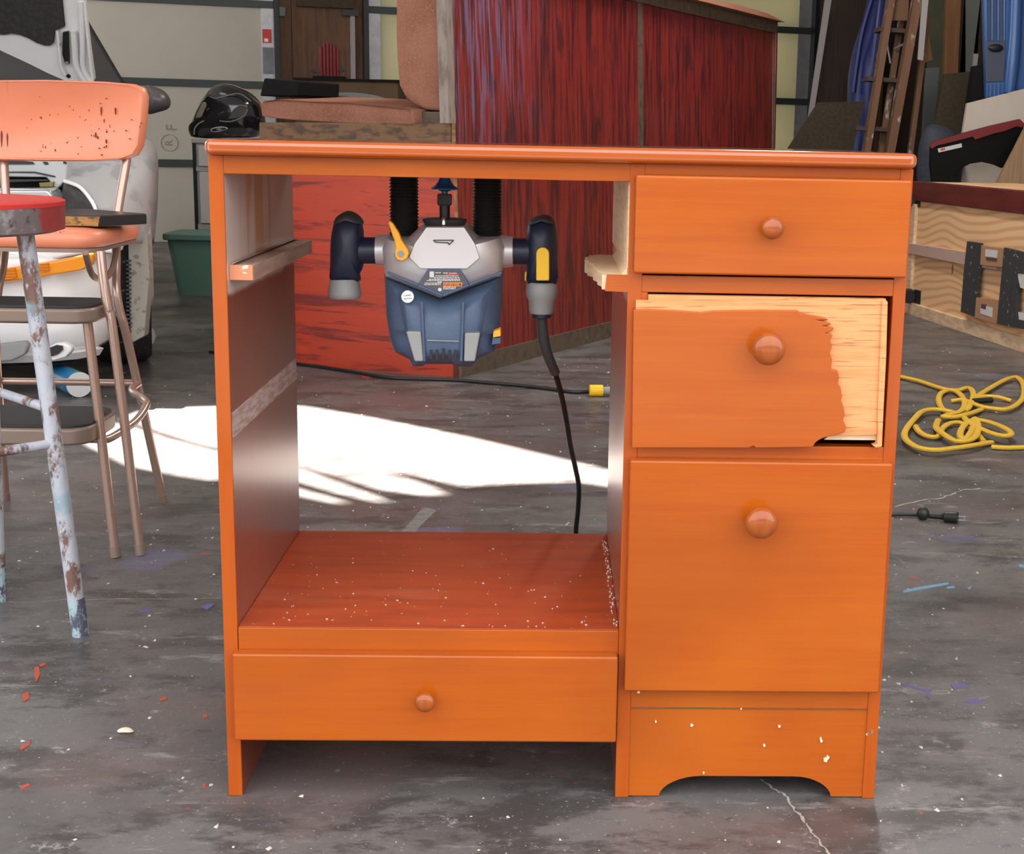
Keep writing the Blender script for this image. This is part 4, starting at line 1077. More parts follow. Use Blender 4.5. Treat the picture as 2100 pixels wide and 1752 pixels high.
rear = [(-.4765, 1.295, .735), (-.478, 1.285, .700), (-.490, 1.25, .590), (-.488, 1.225, .50), (-.484, 1.205, .455), (-.478, 1.203, .410), (-.468, 1.215, .345), (-.4365, 1.293, .012)]
front = [(-.4335, .965, .549), (-.427, .955, .50), (-.4185, .948, .445), (-.410, .943, .400), (-.376, .929, .014)]
stepl = [(-.4535, .935, .436), (-.448, .932, .38), (-.4165, .914, .014)]
def foot(pts, par):
    a, b_ = V(pts[-2]), V(pts[-1])
    d = (b_ - a).normalized()
    e = b_ + d * (b_.z / -d.z) if d.z else b_
    mtube('foot_tip', [b_ - d * 0.006, V((e.x, e.y, 0.0005))], 0.0098, BRONZED, par, n=12)
for pts in (rear, front, stepl, mir(rear), mir(front), mir(stepl)):
    lg = mtube('leg', pts, 0.0085, BRONZE, st, n=14, k=5)
    foot(pts, lg)
# upper step
def step(z0, z1, y0, y1, hw, nm):
    o = [(p_.x, p_.z) for p_ in rpoly(XC - hw, y0, XC + hw, y1, .04, 0, 6)]
    c = (XC, (y0 + y1) / 2)
    bm = B(); prism(bm, [(x, y, z0) for x, y in o], (0, 0, z1 - z0)); s_ = obj(nm, bm, BRONZED, st, bevel=0.006, seg=3)
    bm = B(); prism(bm, [(c[0] + (x - c[0]) * .975, c[1] + (y - c[1]) * .94, z1 - .001) for x, y in o], (0, 0, .006)); obj('tread', bm, TREAD, s_, bevel=0.002)
step(.428, .455, .892, 1.03, .168, 'step')
step(.217, .248, .862, 1.05, .160, 'step')
hoop = [(-.438, .925, .215), (-.425, .95, .214), (-.405, 1.03, .228), (-.402, 1.09, .245), (-.412, 1.12, .252), (-.452, 1.17, .26), (-.458, 1.235, .262)]
for pts in (hoop, mir(hoop)):
    mtube('side_brace', pts, 0.0072, BRONZE, st, n=10, k=5)
mtube('rear_brace', [(-.455, 1.24, .262), (2 * XC + .455, 1.24, .262)], 0.007, BRONZE, st, n=10)
mtube('front_brace', [(-.43, .93, .214), (2 * XC + .43, .93, .214)], 0.006, BRONZE, st, n=10)
for pts in ([(-.455, .95, .548), (-.462, 1.0, .505), (-.462, 1.06, .490), (-.462, 1.12, .505), (-.468, 1.17, .548)],):
    mtube('seat_bracket', pts, 0.006, BRONZE, st, n=8, k=4)
    mtube('seat_bracket', mir(pts), 0.006, BRONZE, st, n=8, k=4)
# charred board lying on the seat
zb = 0.5905
cA, cB = at(204, 452, 1.0), at(302, 447, 1.085)
cpt = [V((cA.x, 1.0, zb)), V((cB.x, 1.085, zb)), V((-.53, 1.20, zb)), V((-.79, 1.15, zb)), V((-.80, 1.02, zb))]
cb_ = thing('charred_board', 'black lacquered board with a charred yellow edge lying on the coral seat', 'board', (-.6, 1.09, zb))
mprism('plank', cpt, (0, 0, .0205), BLKGLOSS, cb_, bevel=0.003)
e0, e1 = V((cA.x - .003, 0.9985, zb + .001)), V((-.80, 1.0175, zb + .001))
mprism('charred_edge', [e0, e1, e1 + V((0, 0, .0165)), e0 + V((0.004, 0, .0165))], (0, 0.012, 0), BURNT, cb_)

# ================================================================ RUSTY BAR STOOL at the near left
SX, SY, SR = -0.512, 0.50, 0.172
bs = thing('bar_stool', 'rusty bar stool with flaking pale legs and a red seat', 'stool', (SX, SY, 0))
z0, z1 = at(105, 478, SY).z, at(105, 413, SY).z
mlathe('seat_rim', [(0.0001, 0), (SR - .012, 0), (SR, .004), (SR + .001, z1 - z0 - .004), (SR - .006, z1 - z0), (0.0001, z1 - z0)], (SX, SY, z0), RUSTRIM, bs, n=48)
mlathe('seat_pad', [(0.0001, 0), (SR + .0015, -.006), (SR + .0018, .0), (SR - .003, .0025), (SR - .03, .0035), (0.0001, .004)], (SX, SY, z1 - .001), REDSEAT, bs, n=48)
mlathe('rim_patch', [(SR + .0006, 0.0), (SR + .0022, 0.0), (SR + .0022, z1 - z0), (SR + .0006, z1 - z0)], (SX, SY, z0), RUSTRIM, bs, n=48) if False else None
ft = gnd(166, 1303, 0)
tp_ = at(52, 489, 0.485)
off_b = V((ft.x - SX, ft.y - SY, 0))
off_t = V((tp_.x - SX, tp_.y - SY, 0))
legs = []
for k in range(4):
    R = Matrix.Rotation(math.radians(90 * k), 3, 'Z')
    a, b_ = V((SX, SY, z0)) + R @ off_t, V((SX, SY, 0)) + R @ off_b
    legs.append((a, b_))
    lg = mtube('leg', [a, a.lerp(b_, .5), b_ + V((0, 0, .0))], 0.0122, RUST, bs, n=16)
    rot = (b_ - a).normalized()
    mtube('foot_tip', [a.lerp(b_, .90), a.lerp(b_, .999)], 0.0126, mat('scabbed foot paint', (0.10, 0.10, 0.14), 0.6, layers=[dict(scale=40, s=(1, 1, .6), detail=6, nr=.7, lo=0.45, hi=0.53, c=(0.46, 0.60, 0.64), f=0.9)]), lg, n=14)
for k, hz in ((0, .358), (1, .36), (2, .31), (3, .305)):
    a0_, b0_ = legs[k]; a1_, b1_ = legs[(k + 1) % 4]
    f = (z0 - hz) / z0
    mtube('rung', [a0_.lerp(b0_, f), a1_.lerp(b1_, f)], 0.0072, RUST, bs, n=10)

# ================================================================ CAR with its bonnet up
car = thing('white_car', 'white car under repair with raised hood, amber lamp and grey primed fender', 'car', (-1.7, 4.2, 0))
plan = [(-2.56, 2.30), (-2.35, 2.16), (-1.75, 2.24), (-1.40, 2.36), (-1.20, 2.44), (-1.10, 2.47), (-1.025, 2.53), (-0.985, 2.61), (-0.985, 2.70), (-1.005, 2.78)]
def plan_n(i):
    a, b_ = V(plan[max(i - 1, 0)] + (0,)), V(plan[min(i + 1, len(plan) - 1)] + (0,))
    t = (b_ - a).normalized()
    return V((t.y, -t.x, 0))
def strip(prof, i0=0, i1=None, depth=.02):
    bm = B()
    rings = []
    for i in range(i0, (i1 or len(plan))):
        n_ = plan_n(i); p_ = V(plan[i] + (0,))
        rings.append([p_ + n_ * o_ + V((0, 0, z)) for z, o_ in prof] + [p_ + n_ * (o_ - depth) + V((0, 0, z)) for z, o_ in reversed(prof)])
    loft(bm, rings)
    return bm
obj('bumper', strip([(.115, -.01), (.135, .012), (.20, .022), (.262, .018), (.268, .030), (.30, .036), (.36, .036), (.395, .026), (.405, 0.0)]), CARW, car, angle=50)
obj('lower_lip', strip([(.088, -.03), (.094, 0.0), (.116, .015), (.122, -.005)], 0, 8), CARW, car)
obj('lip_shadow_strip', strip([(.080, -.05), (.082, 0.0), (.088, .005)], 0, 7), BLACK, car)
mprism('air_intake', [at(x, y, 2.365) for x, y in ((-40, 715), (0, 706), (50, 700), (58, 708), (50, 728), (25, 740), (-40, 748))], (0, 0.03, 0), GREYP, car, bevel=0.006)
mprism('fog_lamp_recess', [at(x, y, 2.41) for x, y in ((98, 712), (115, 704), (130, 703), (146, 710), (147, 720), (135, 733), (110, 741), (96, 738))], (0, 0.03, 0), CARW, car, bevel=0.008, seg=3)
mprism('fog_lamp', [at(x, y, 2.402) for x, y in ((100, 714), (115, 708), (127, 710), (128, 718), (118, 727), (103, 732))], (0, 0.03, 0), BLACK, car)
def sig(px, py, o_=0.0):
    return at(px, py, 2.335 + (px + 60) / 250 * .105 - o_)
mprism('turn_signal', [sig(x, y) for x, y in ((-60, 560), (0, 551), (60, 543), (120, 533), (188, 519), (190, 530), (183, 546), (165, 555), (60, 573), (0, 580), (-60, 590))], (0, 0.05, 0), AMBER, car, bevel=0.008, seg=3)
mprism('lens_rib', [sig(x, y, .008) for x, y in ((-50, 561), (0, 554), (30, 550), (34, 570), (0, 577), (-50, 585))], (0, 0.01, 0), AMBERD, car)
mprism('lens_rib', [sig(x, y, .008) for x, y in ((80, 543), (98, 540), (100, 556), (80, 560))], (0, 0.01, 0), AMBERD, car)
# lamp trim above the signal
mprism('lamp_surround', [at(x, y, 2.47) for x, y in ((-60, 520), (100, 508), (200, 496), (240, 500), (235, 520), (190, 518), (60, 542), (-60, 560))], (0, 0.08, 0), CARW, car, bevel=0.01, seg=3)
mprism('headlamp', [at(x, y, 2.52) for x, y in ((-60, 388), (0, 386), (95, 386), (103, 391), (108, 402), (108, 500), (-60, 505))], (0, 0.10, 0), LENS, car, bevel=0.012, seg=3)
mprism('headlamp_bay', [at(x, y, 2.66) for x, y in ((-60, 364), (112, 364), (135, 372), (160, 385), (195, 440), (195, 505), (-60, 505))], (0, 0.05, 0), BLACKM, car)
mprism('radiator_support', [at(x, y, 2.60) for x, y in ((-60, 330), (138, 330), (136, 368), (118, 386), (108, 384), (95, 364), (-60, 362))], (0, 0.05, 0), CARG, car, bevel=0.006)
bm = B()
for q in (((0, 326), (66, 332), (70, 337), (0, 337)), ((87, 332), (95, 332), (99, 337), (92, 338)), ((130, 331), (136, 333), (134, 337), (129, 335)), ((6, 368), (98, 368), (100, 371), (6, 374)), ((6, 352), (70, 352), (112, 361), (112, 364), (70, 355), (6, 354))):
    prism(bm, [at(x, y, 2.594) for x, y in q], (0, 0.008, 0))
obj('support_slot', bm, BLACK, car)
mprism('wiring_tape', [at(x, y, 2.585) for x, y in ((80, 375), (109, 373), (107, 383), (82, 383))], (0, 0.02, 0), mat('yellow brown tape', (0.22, 0.16, 0.04), .6), car)
mprism('lamp_backing', [at(x, y, 2.60) for x, y in ((117, 434), (130, 374), (150, 379), (172, 396), (189, 418), (193, 432), (193, 445), (117, 445))], (0, 0.03, 0), mat('dusty black lamp backing', (0.05, 0.045, 0.042), .8, layers=[dict(scale=14, detail=5, c=(0.11, 0.10, 0.095), f=.8)]), car, bevel=0.004)
# primed fender front: a curved sheet with the lamp cut out, then the body side
rows = []
for (l, r, y0, y1, ya, yb) in (((128, 372), (318, 285), 0, 0, 2.74, 2.98), ((137, 330), (312, 300), 0, 0, 2.86, 2.98)):
    pass
fr = [[(131, 371), (165, 385), (192, 420), (197, 445), (200, 490)], [(134, 352), (185, 372), (222, 415), (232, 450), (235, 496)], [(137, 332), (220, 340), (262, 390), (274, 445), (272, 498)], [(142, 318), (240, 312), (298, 350), (303, 430), (296, 500)], [(150, 300), (260, 282), (318, 300), (324, 400), (316, 500)]]
fd = [[2.58, 2.57, 2.56, 2.55, 2.55], [2.66, 2.63, 2.60, 2.59, 2.58], [2.74, 2.70, 2.68, 2.66, 2.64], [2.86, 2.82, 2.78, 2.76, 2.76], [3.02, 3.0, 2.96, 2.94, 2.94]]
bm = B()
rings = [smooth_pts([at(x, y, d_) for (x, y), d_ in zip(r, dd)], 4) for r, dd in zip(fr, fd)]
loft(bm, rings, caps=False, closed=False)
fen = obj('fender', bm, PRIMER, car, angle=70)
so = fen.modifiers.new('thick', 'SOLIDIFY'); so.thickness = 0.006
bm = B(); tube(bm, [at(x, y, d_) for (x, y), d_ in zip(fr[0], fd[0])], 0.0055, 8, k=5); obj('fender_edge', bm, CARW, car)
bm = B(); bar(bm, at(290, 345, 2.80), at(285, 375, 2.78), 0.008, 0.006); lathe(bm, [(0.0001, 0), (.006, 0), (.006, .02), (.0001, .02)], at(293, 404, 2.795), (0, -1, 0), 12); obj('fender_hole', bm, BLACK, car)
# body side: wing, door and wheel arch
side = [(2.78, .42), (2.80, .24), (2.86, .20)]
for j in range(0, 13):
    q = math.radians(180 - 15 * j)
    side.append((3.20 + .335 * math.cos(q), .30 + .335 * math.sin(q)))
side += [(3.56, .20), (6.5, .20), (6.6, .5), (6.5, .86), (4.2, .88), (3.5, .84), (3.0, .74)]
mprism('body_side', [(-.885, y, z) for y, z in side], (-.05, 0, 0), mat('dusty grey body paint', (0.34, 0.33, 0.32), .4, coat=.3), car, bevel=.02, seg=3)
mprism('body_side', [(-2.60, y, z) for y, z in side], (-.05, 0, 0), CARW, car, bevel=.02, seg=3)
bm = B()
box(bm, (-2.58, 3.55, .22), (-.94, 6.5, .80)); obj('cabin_floor', bm, BLACKM, car)
mprism('engine_block', [(-2.3, 2.9, .35), (-1.1, 2.9, .35), (-1.1, 2.9, .60), (-2.3, 2.9, .60)], (0, .6, 0), BLACKM, car, bevel=.03)
mprism('bumper_end', [at(x, y, 2.74) for x, y in ((262, 485), (300, 480), (306, 560), (300, 640), (296, 690), (268, 705), (264, 600))], (0, 0.05, 0), DIRTW, car, bevel=.004)
bm = B()
for k in range(18):
    y = 535 + k * 8.5
    bar(bm, at(259, y, 2.736), at(269, y, 2.736), .004, .006)
obj('bumper_slot', bm, DGREY, car)
for x in (-1.03, -2.42):
    wl = mlathe('wheel', [(.16, 0), (.30, 0), (.315, .02), (.318, .09), (.315, .16), (.30, .18), (.16, .18)], (x - .045, 3.12, .318), TYRE, car, axis=(1, 0, 0), n=40)
mlathe('wheel_hub', [(.0001, .0), (.165, .0), (.165, .12), (.0001, .14)], (-1.05, 3.12, .318), GREYP, wl, axis=(1, 0, 0), n=30)
for x in (-1.03, -2.42):
    mlathe('wheel', [(.16, 0), (.30, 0), (.315, .02), (.318, .09), (.315, .16), (.30, .18), (.16, .18)], (x - .045, 5.6, .318), TYRE, car, axis=(1, 0, 0), n=32)
mprism('liner_flap', [at(x, y, 3.35) for x, y in ((302, 672), (312, 676), (318, 692), (314, 706), (305, 704), (300, 690))], (0, .02, 0), PALEP, car, bevel=.003)
minfl('mirror', [at(x, y, 3.85) for x, y in ((296, 178), (318, 178), (338, 188), (349, 205), (346, 222), (325, 230), (300, 231))], .045, mat('dark mirror shell', (0.09, 0.075, 0.072), .35), car, sub=3, n=8)
bm = B(); tube(bm, [at(318, 208, 3.85), at(285, 214, 3.88)], .018, 8); obj('mirror_arm', bm, BLACK, car)
# raised hood
HP, HN = V((0, 3.72, .93)), V((0, .95, .42)).normalized()
def hd(px, py, o_=0):
    return hit(px, py, HP, HN) - HN * o_
hc = hd(0, 103)
edge = [hd(x, y) for x, y in ((192, 166), (183, 100), (176, 40), (172, 0), (160, -120), (140, -260), (60, -330))]
low = [hd(x, y) for x, y in ((135, 166), (100, 151), (60, 131), (30, 117), (0, 103))]
XM = -1.745
left = [V((2 * XM - p_.x, p_.y, p_.z)) for p_ in reversed(low)] + [V((2 * XM - p_.x, p_.y, p_.z)) for p_ in edge]
hood = mprism('hood', [p_ for p_ in edge[::-1]] + [p_ for p_ in low] + left, HN * .03, CARW, car)
ins = [hd(x, y, .012) for x, y in ((-30, 72), (0, 68), (12, 69), (25, 66), (42, 69), (60, 76), (78, 86), (94, 91), (104, 91), (111, 86), (114, 62), (134, 52), (129, 0), (118, -120), (104, -230), (30, -300))]
insl = [V((2 * XM - p_.x, p_.y, p_.z)) for p_ in reversed(ins)]
mprism('hood_liner', ins + insl, HN * .012, INSUL, hood)
for q, w_ in ((((153, 60), (156, 90), (158, 125), (166, 148), (180, 166)), .022), (((168, 0), (171, 60), (172, 100), (172, 130), (180, 152), (190, 166)), .020), (((176, 0), (180, 50), (186, 110), (193, 166)), .010), (((120, 60), (124, 90), (128, 130), (136, 150)), .012)):
    mtube('hood_rib', [hd(x, y, .016) for x, y in q], w_ / 2, CARW, hood, n=8, k=4)
mprism('hood_pocket', [hd(x, y, .014) for x, y in ((131, 64), (142, 62), (144, 110), (144, 128), (136, 128), (130, 108))], HN * .01, BLACK, hood)
mlathe('hood_bolt', [(.0001, 0), (.007, 0), (.007, .006), (.0001, .006)], hd(141, 155.5, .0), BLACK, hood, axis=-HN, n=10)
mlathe('hood_bolt', [(.0001, 0), (.006, 0), (.006, .008), (.0001, .008)], hd(128, 87, .014), GALV, hood, axis=-HN, n=10)
mlathe('hood_bolt', [(.0001, 0), (.006, 0), (.006, .008), (.0001, .008)], hd(140, 126, .014), GALV, hood, axis=-HN, n=10)
# windscreen, pillars, roof
wb, wt = [V((-.93, 3.85, .90)), V((-2.56, 3.85, .90))], [V((-1.20, 4.55, 1.42)), V((-2.29, 4.55, 1.42))]
mprism('windscreen', [wb[0], wb[1], wt[1], wt[0]], V((0, .008, -.008)), GLASSD, car)
for k in (0, 1):
    mtube('pillar', [wb[k] + V((0, .02, -.02)), wt[k] + V((0, .02, 0))], .022, BLACK, car, n=8)
mprism('roof', [V((-1.2, 4.5, 1.42)), V((-2.29, 4.5, 1.42)), V((-2.29, 6.0, 1.40)), V((-1.2, 6.0, 1.40))], V((0, 0, .04)), CARW, car, bevel=.02)
mprism('rear_window', [V((-1.2, 6.0, 1.40)), V((-2.29, 6.0, 1.40)), V((-2.5, 6.5, .87)), V((-.98, 6.5, .87))], V((0, .01, -.01)), GLASSD, car)
mprism('side_window', [V((-.93, 3.9, .88)), V((-.95, 6.5, .86)), V((-1.2, 6.0, 1.40)), V((-1.2, 4.55, 1.41))], V((-.01, 0, -.005)), GLASSD, car)
# can on the floor under the bumper
q1 = gnd(160, 815, 0) ; q1 = V((q1.x, q1.y, .0375))
axc = V((.60, -.80, 0)).normalized()
can = thing('spray_can', 'blue and green printed can lying on the floor under the car bumper', 'can', (q1.x, q1.y, 0))
qc = at(162, 787, q1.y)
qc.z = .0375
mlathe('can_body', [(.0001, -.17), (.033, -.17), (.036, -.165), (.036, 0), (.0001, 0)], qc, CANB, can, axis=axc, n=28)
mlathe('can_end', [(.0001, 0), (.0365, 0), (.0365, .004), (.0001, .004)], qc, PALEP, can, axis=axc, n=28)

# the car stands turned, its tail towards the left wall
CARROT = Matrix.Translation((-.885, 2.85, 0)) @ Matrix.Rotation(math.radians(17.5), 4, 'Z') @ Matrix.Translation((.885, -2.85, 0))
for o in COL.objects:
    if o.parent is car and o.name.split('.')[0] in ('body_side', 'cabin_floor', 'engine_block', 'wheel', 'windscreen', 'pillar', 'roof', 'rear_window', 'side_window'):
        o.data.transform(CARROT)
        for c in o.children:
            c.data.transform(CARROT)

# ================================================================ PINE CRATE at the right
KA, KB = V((2.003, 4.78, 0)), V((2.162, 3.60, 0))
KD = (KB - KA).normalized()
KN = V((KD.y, -KD.x, 0))
if KN.x < 0: KN = -KN       # away from the room
KEND = KB + KD * 0.75
KZ = 0.60
cr = thing('pine_crate', 'pale pine plywood crate with dark red top rail and charcoal strips', 'crate', tuple((KA + KEND) / 2))
def kp(s_, z, d_=0.0):
    return KA + KD * s_ - KN * d_ + V((0, 0, z))
KLEN = (KEND - KA).length
def khit(px, py, d_=0.0):
    return hit(px, py, KA - KN * d_, KN)
mprism('side_sheet', [kp(0, .03), kp(KLEN, .03), kp(KLEN, KZ - .08), kp(0, KZ - .08)], KN * .018, CRATEP, cr)
mprism('top_rail', [kp(-.02, KZ - .085, .012), kp(KLEN, KZ - .085, .012), kp(KLEN, KZ, .012), kp(-.02, KZ, .012)], KN * .06, CRATER, cr, bevel=.003)
mprism('bottom_rail', [kp(0, 0, .015), kp(KLEN, 0, .015), kp(KLEN, .055, .015), kp(0, .055, .015)], KN * .03, CRATEB, cr, bevel=.002)
mprism('end_post', [kp(0, .055, .014), kp(.085, .055, .014), kp(.085, KZ - .10, .014), kp(0, KZ - .10, .014)], KN * .016, CRATEB, cr)
mprism('batten', [khit(x, y, .02) for x, y in ((1858, 498), (1990, 518), (2120, 545), (2120, 566), (1985, 545), (1858, 519))], KN * .02, mat('pinkish batten', (0.50, 0.35, 0.28), .65, layers=[dict(scale=7, lo=.6, hi=.66, c=(.36, .12, .11), f=.7)]), cr, bevel=.002)
for j, q in enumerate((((1983, 495), (2010, 499), (2007, 545), (2000, 600), (1996, 649), (1970, 640), (1976, 560)), ((2059, 508), (2097, 517), (2094, 560), (2086, 558), (2082, 640), (2086, 673), (2044, 664), (2052, 580)), ((2086, 655), (2125, 663), (2125, 680), (2086, 673)))):
    mprism('granule_strip', [khit(x, y, .034) for x, y in q], KN * .014, STRIP, cr)
c3 = mprism('carton_patch', [khit(x, y, .028) for x, y in ((2010, 503), (2058, 510), (2055, 548), (2008, 543))], KN * .008, CARDL, cr)
mprism('shipping_label', [khit(x, y, .0295) for x, y in ((2021, 511), (2045, 514), (2044, 529), (2020, 526))], KN * .002, PALEP, c3)
mprism('label_print', [khit(x, y, .0305) for x, y in ((2022, 528), (2044, 531), (2044, 535), (2022, 533))], KN * .002, LABELG, c3)
c4 = mprism('carton_patch', [khit(x, y, .028) for x, y in ((2000, 610), (2048, 616), (2045, 664), (1996, 650))], KN * .008, CARDL, cr)
mprism('shipping_label', [khit(x, y, .0295) for x, y in ((2011, 625), (2035, 631), (2034, 651), (2010, 643))], KN * .002, PALEP, c4)
mprism('label_print', [khit(x, y, .0305) for x, y in ((2012, 623), (2022, 625), (2021, 635), (2011, 632))], KN * .002, mat('blue red print', (.12, .05, .10), .6), c4)
mprism('paper_scrap', [khit(x, y, .03) for x, y in ((2086, 560), (2125, 570), (2125, 600), (2092, 590))], KN * .004, PALEP, cr)
mprism('paper_scrap', [khit(x, y, .03) for x, y in ((2088, 640), (2125, 648), (2125, 664), (2090, 660))], KN * .004, PALEP, cr)
mprism('end_sheet', [kp(0, .03), kp(0, KZ - .08), kp(0, KZ - .08) + KN * .5, kp(0, .03) + KN * .5], KD * .018, CRATEP, cr)
mprism('far_sheet', [kp(0, .03) + KN * .5, kp(KLEN, .03) + KN * .5, kp(KLEN, KZ - .08) + KN * .5, kp(0, KZ - .08) + KN * .5], KN * .018, CRATEP, cr)
mprism('lid_board', [kp(0, KZ - .02), kp(KLEN, KZ - .02), kp(KLEN, KZ - .02) + KN * .5, kp(0, KZ - .02) + KN * .5], V((0, 0, .018)), CRATEP, cr)
for px, py in ((1876, 410), (1876, 607)):
    p_ = khit(px, py, .0)
    cs = mlathe('caster', [(.0001, -.012), (.030, -.012), (.033, -.008), (.033, .008), (.030, .012), (.0001, .012)], p_ - KD * .0 - KN * .03, BLACK, cr, axis=(.2, 1, .2), n=20)
    mprism('caster_plate', [p_ + V((-.0, 0, -.03)) - KN * .004, p_ + KD * .07 + V((0, 0, -.03)) - KN * .004, p_ + KD * .07 + V((0, 0, .03)) - KN * .004, p_ + V((0, 0, .03)) - KN * .004], KN * .01, BLACKSTEEL, cs)

# ================================================================ YELLOW CORD on the floor
yc = thing('yellow_extension_cord', 'flat yellow extension cord heaped in loops on the floor', 'cord', tuple(gnd(1960, 880)))
def zc(x, y, h):
    return gnd(1780 + x / 3.894, 700 + y / 3.894, h)
paths = [
    ([(180, 272), (280, 288), (400, 315), (520, 355), (620, 385), (700, 400), (750, 440), (772, 500), (745, 555), (670, 580), (600, 545), (565, 480), (580, 420), (640, 392), (720, 392), (790, 372), (832, 392), (838, 450), (805, 530), (770, 560)], .010),
    ([(905, 545), (820, 575), (700, 605), (600, 600), (690, 575), (620, 555), (520, 545), (430, 562), (370, 620), (312, 690), (290, 750), (322, 805), (410, 852), (540, 870), (680, 855), (820, 835), (985, 808)], .015),
    ([(560, 630), (545, 690), (600, 740), (680, 790), (760, 800), (850, 770), (880, 700), (872, 640), (850, 620), (835, 700), (770, 790), (735, 740), (770, 670), (840, 630), (960, 645), (1080, 690), (1142, 735), (1110, 757), (1020, 745), (900, 700), (800, 645), (762, 600)], .020),
    ([(380, 680), (410, 725), (480, 760), (560, 760), (590, 700), (660, 655), (750, 655), (810, 690), (870, 740), (925, 805)], .010),
    ([(660, 480), (760, 470), (900, 520), (990, 537), (1090, 545), (1180, 512), (1242, 440), (1240, 345), (1190, 290), (1110, 302), (1000, 360), (860, 450), (940, 440), (1050, 450), (1145, 478)], .012),
    ([(985, 845), (1100, 852), (1200, 850), (1330, 845)], .006),
]
bm = B()
for pts, h in paths:
    n_ = len(pts)
    tube(bm, [zc(x, y, h if 0 < i < n_ - 1 else .006) for i, (x, y) in enumerate(pts)], 0.0090, 8, flat=.7, k=5, up=(0, .25, 1))
obj('cord', bm, CORDY, yc)
q0, q1 = zc(840, 480, .012), zc(988, 470, .012)
mtube('connector', [q0, q1], .0088, BLACK, yc, n=10)

# ================================================================ RIGHT WORKSHOP CORNER
LY = 6.0
lad = thing('wooden_stepladder', 'paint spattered brown wooden stepladder standing folded in the far corner', 'ladder', (2.0, LY + .1, 0))
def lp(px, py, dy=0.0):
    return at(px, py, LY + dy)
def down(a, b_):
    """carry a line from a through b on to the floor"""
    d = b_ - a
    return a + d * (a.z / -d.z)
def rail(nm, a, b_, w_, h_, material, parent=lad):
    bm = B(); e = down(a, b_); e.z = 0.0
    bar(bm, a + (a - b_) * .12, e + V((0, 0, .004)), w_, h_, up=(0, 1, 0))
    return obj(nm, bm, material, parent)
rail('rail', lp(1826, 0), lp(1778, 300), .034, .075, LADW)
rail('rail', lp(1880, 0, -.03), lp(1826, 300, -.03), .044, .075, LADW)
rail('rear_leg', lp(1845, 60, .14), lp(1808, 300, .10), .026, .040, LADW)
rail('rear_leg', lp(1899, 60, .14), lp(1868, 300, .10), .026, .040, LADW)
for y_, x0, x1 in ((55, 1804, 1860), (157, 1780, 1848), (258, 1756, 1832)):
    a, b_ = lp(x0, y_), lp(x1, y_ + 4)
    mprism('tread', [a, b_, b_ + V((0, .15, 0)), a + V((0, .15, 0))], V((0, 0, -.022)), STEPW, lad)
for k, (x0, x1, y_) in enumerate(((1730, 1800, 360), (1705, 1790, 460))):
    a, b_ = lp(x0 + 20, y_), lp(x1 + 25, y_ + 4)
    mprism('tread', [a, b_, b_ + V((0, .13, 0)), a + V((0, .13, 0))], V((0, 0, -.022)), STEPW, lad)
mprism('top_cap', [lp(1815, -60), lp(1900, -58), lp(1896, -48), lp(1812, -50)], V((0, .16, 0)), LADW, lad)
bm = B(); tube(bm, [lp(1835, 100, .10), lp(1868, 83, .0)], .006, 6); tube(bm, [lp(1820, 90, .1), lp(1826, 130, .05)], .005, 6)
obj('spreader', bm, GALV, lad)
mprism('cross_block', [lp(1829, 0, .03), lp(1864, 0, .03), lp(1862, 42, .03), lp(1824, 42, .03)], V((0, .03, 0)), LADW, lad)

# white strip leaning on the ladder
def lean_board(nm, label, cat, quad, y, thick, material, toground=True, bevel=0.0, group=None, dirv=(0, 1, 0)):
    pts = [at(px, py, y) for px, py in quad]
    if toground:        # last two corners are run on down to the floor
        a, b_, c, d = pts
        c2, d2 = down(b_, c), down(a, d)
        c2.z = d2.z = 0.0
        pts = [a, b_, c2, d2]
    o = mprism(nm, pts, V(dirv) * thick, material, bevel=bevel)
    return tag(o, label, cat, group)
lean_board('white_lath', 'narrow white painted lath propped against the stepladder top', 'board', ((1893, -20), (1906, -20), (1893, 124), (1882, 122)), 5.9165, .012, POLE, toground=False)
lean_board('pine_lath', 'short pine lath end hanging beside the ladder above the grey sheet', 'board', ((1898, 60), (1903, 58), (1912, 122), (1897, 128)), 6.165, .02, LUMB, toground=False)
lean_board('white_pole', 'slim dull white pole leaning near the black door track', 'pole', ((1697, -30), (1710, -30), (1669, 233), (1659, 233)), 7.3, .03, POLE)
lean_board('dark_hardboard', 'dim brown hardboard sheet leaning behind the desk corner', 'board', ((1678, 210), (1775, 208), (1750, 300), (1612, 310)), 6.5, .02, CARDDK)
lean_board('panel_stack', 'dark brown boards standing behind the blue kayak', 'boards', ((1700, -60), (1830, -60), (1800, 215), (1668, 225)), 7.7, .06, PANELDK)
lean_board('pine_stud', 'orange pine stud standing upright in the right corner', 'stud', ((1944, -60), (1974, -60), (1964, 150), (1936, 152)), 6.9, .05, LUMB)
lean_board('grey_corrugated_sheet', 'narrow grey corrugated sheet standing beyond the stepladder', 'sheet', ((1899, 140), (1927, 138), (1916, 258), (1892, 262)), 6.7, .02, CORR)
lean_board('brown_panel', 'dim brown board leaning before the orange stud', 'board', ((1936, 152), (1999, 146), (1972, 290), (1912, 285)), 6.2, .02, CARDDK)
lean_board('hazy_plastic_strip', 'hazy grey plastic strip hanging between stud and blue sled', 'sheet', ((1980, -30), (2014, -30), (1998, 100), (1980, 100)), 7.0, .01, HAZY)
lean_board('olive_sheet', 'olive patched sheet standing behind the orange stud', 'sheet', ((1905, -40), (1950, -40), (1940, 120), (1902, 122)), 7.4, .02, OLIVE)
lean_board('white_stick', 'short white stick standing left of the blue sled', 'stick', ((1997, 110), (2007, 110), (2003, 140), (1994, 146)), 6.1, .012, POLE)
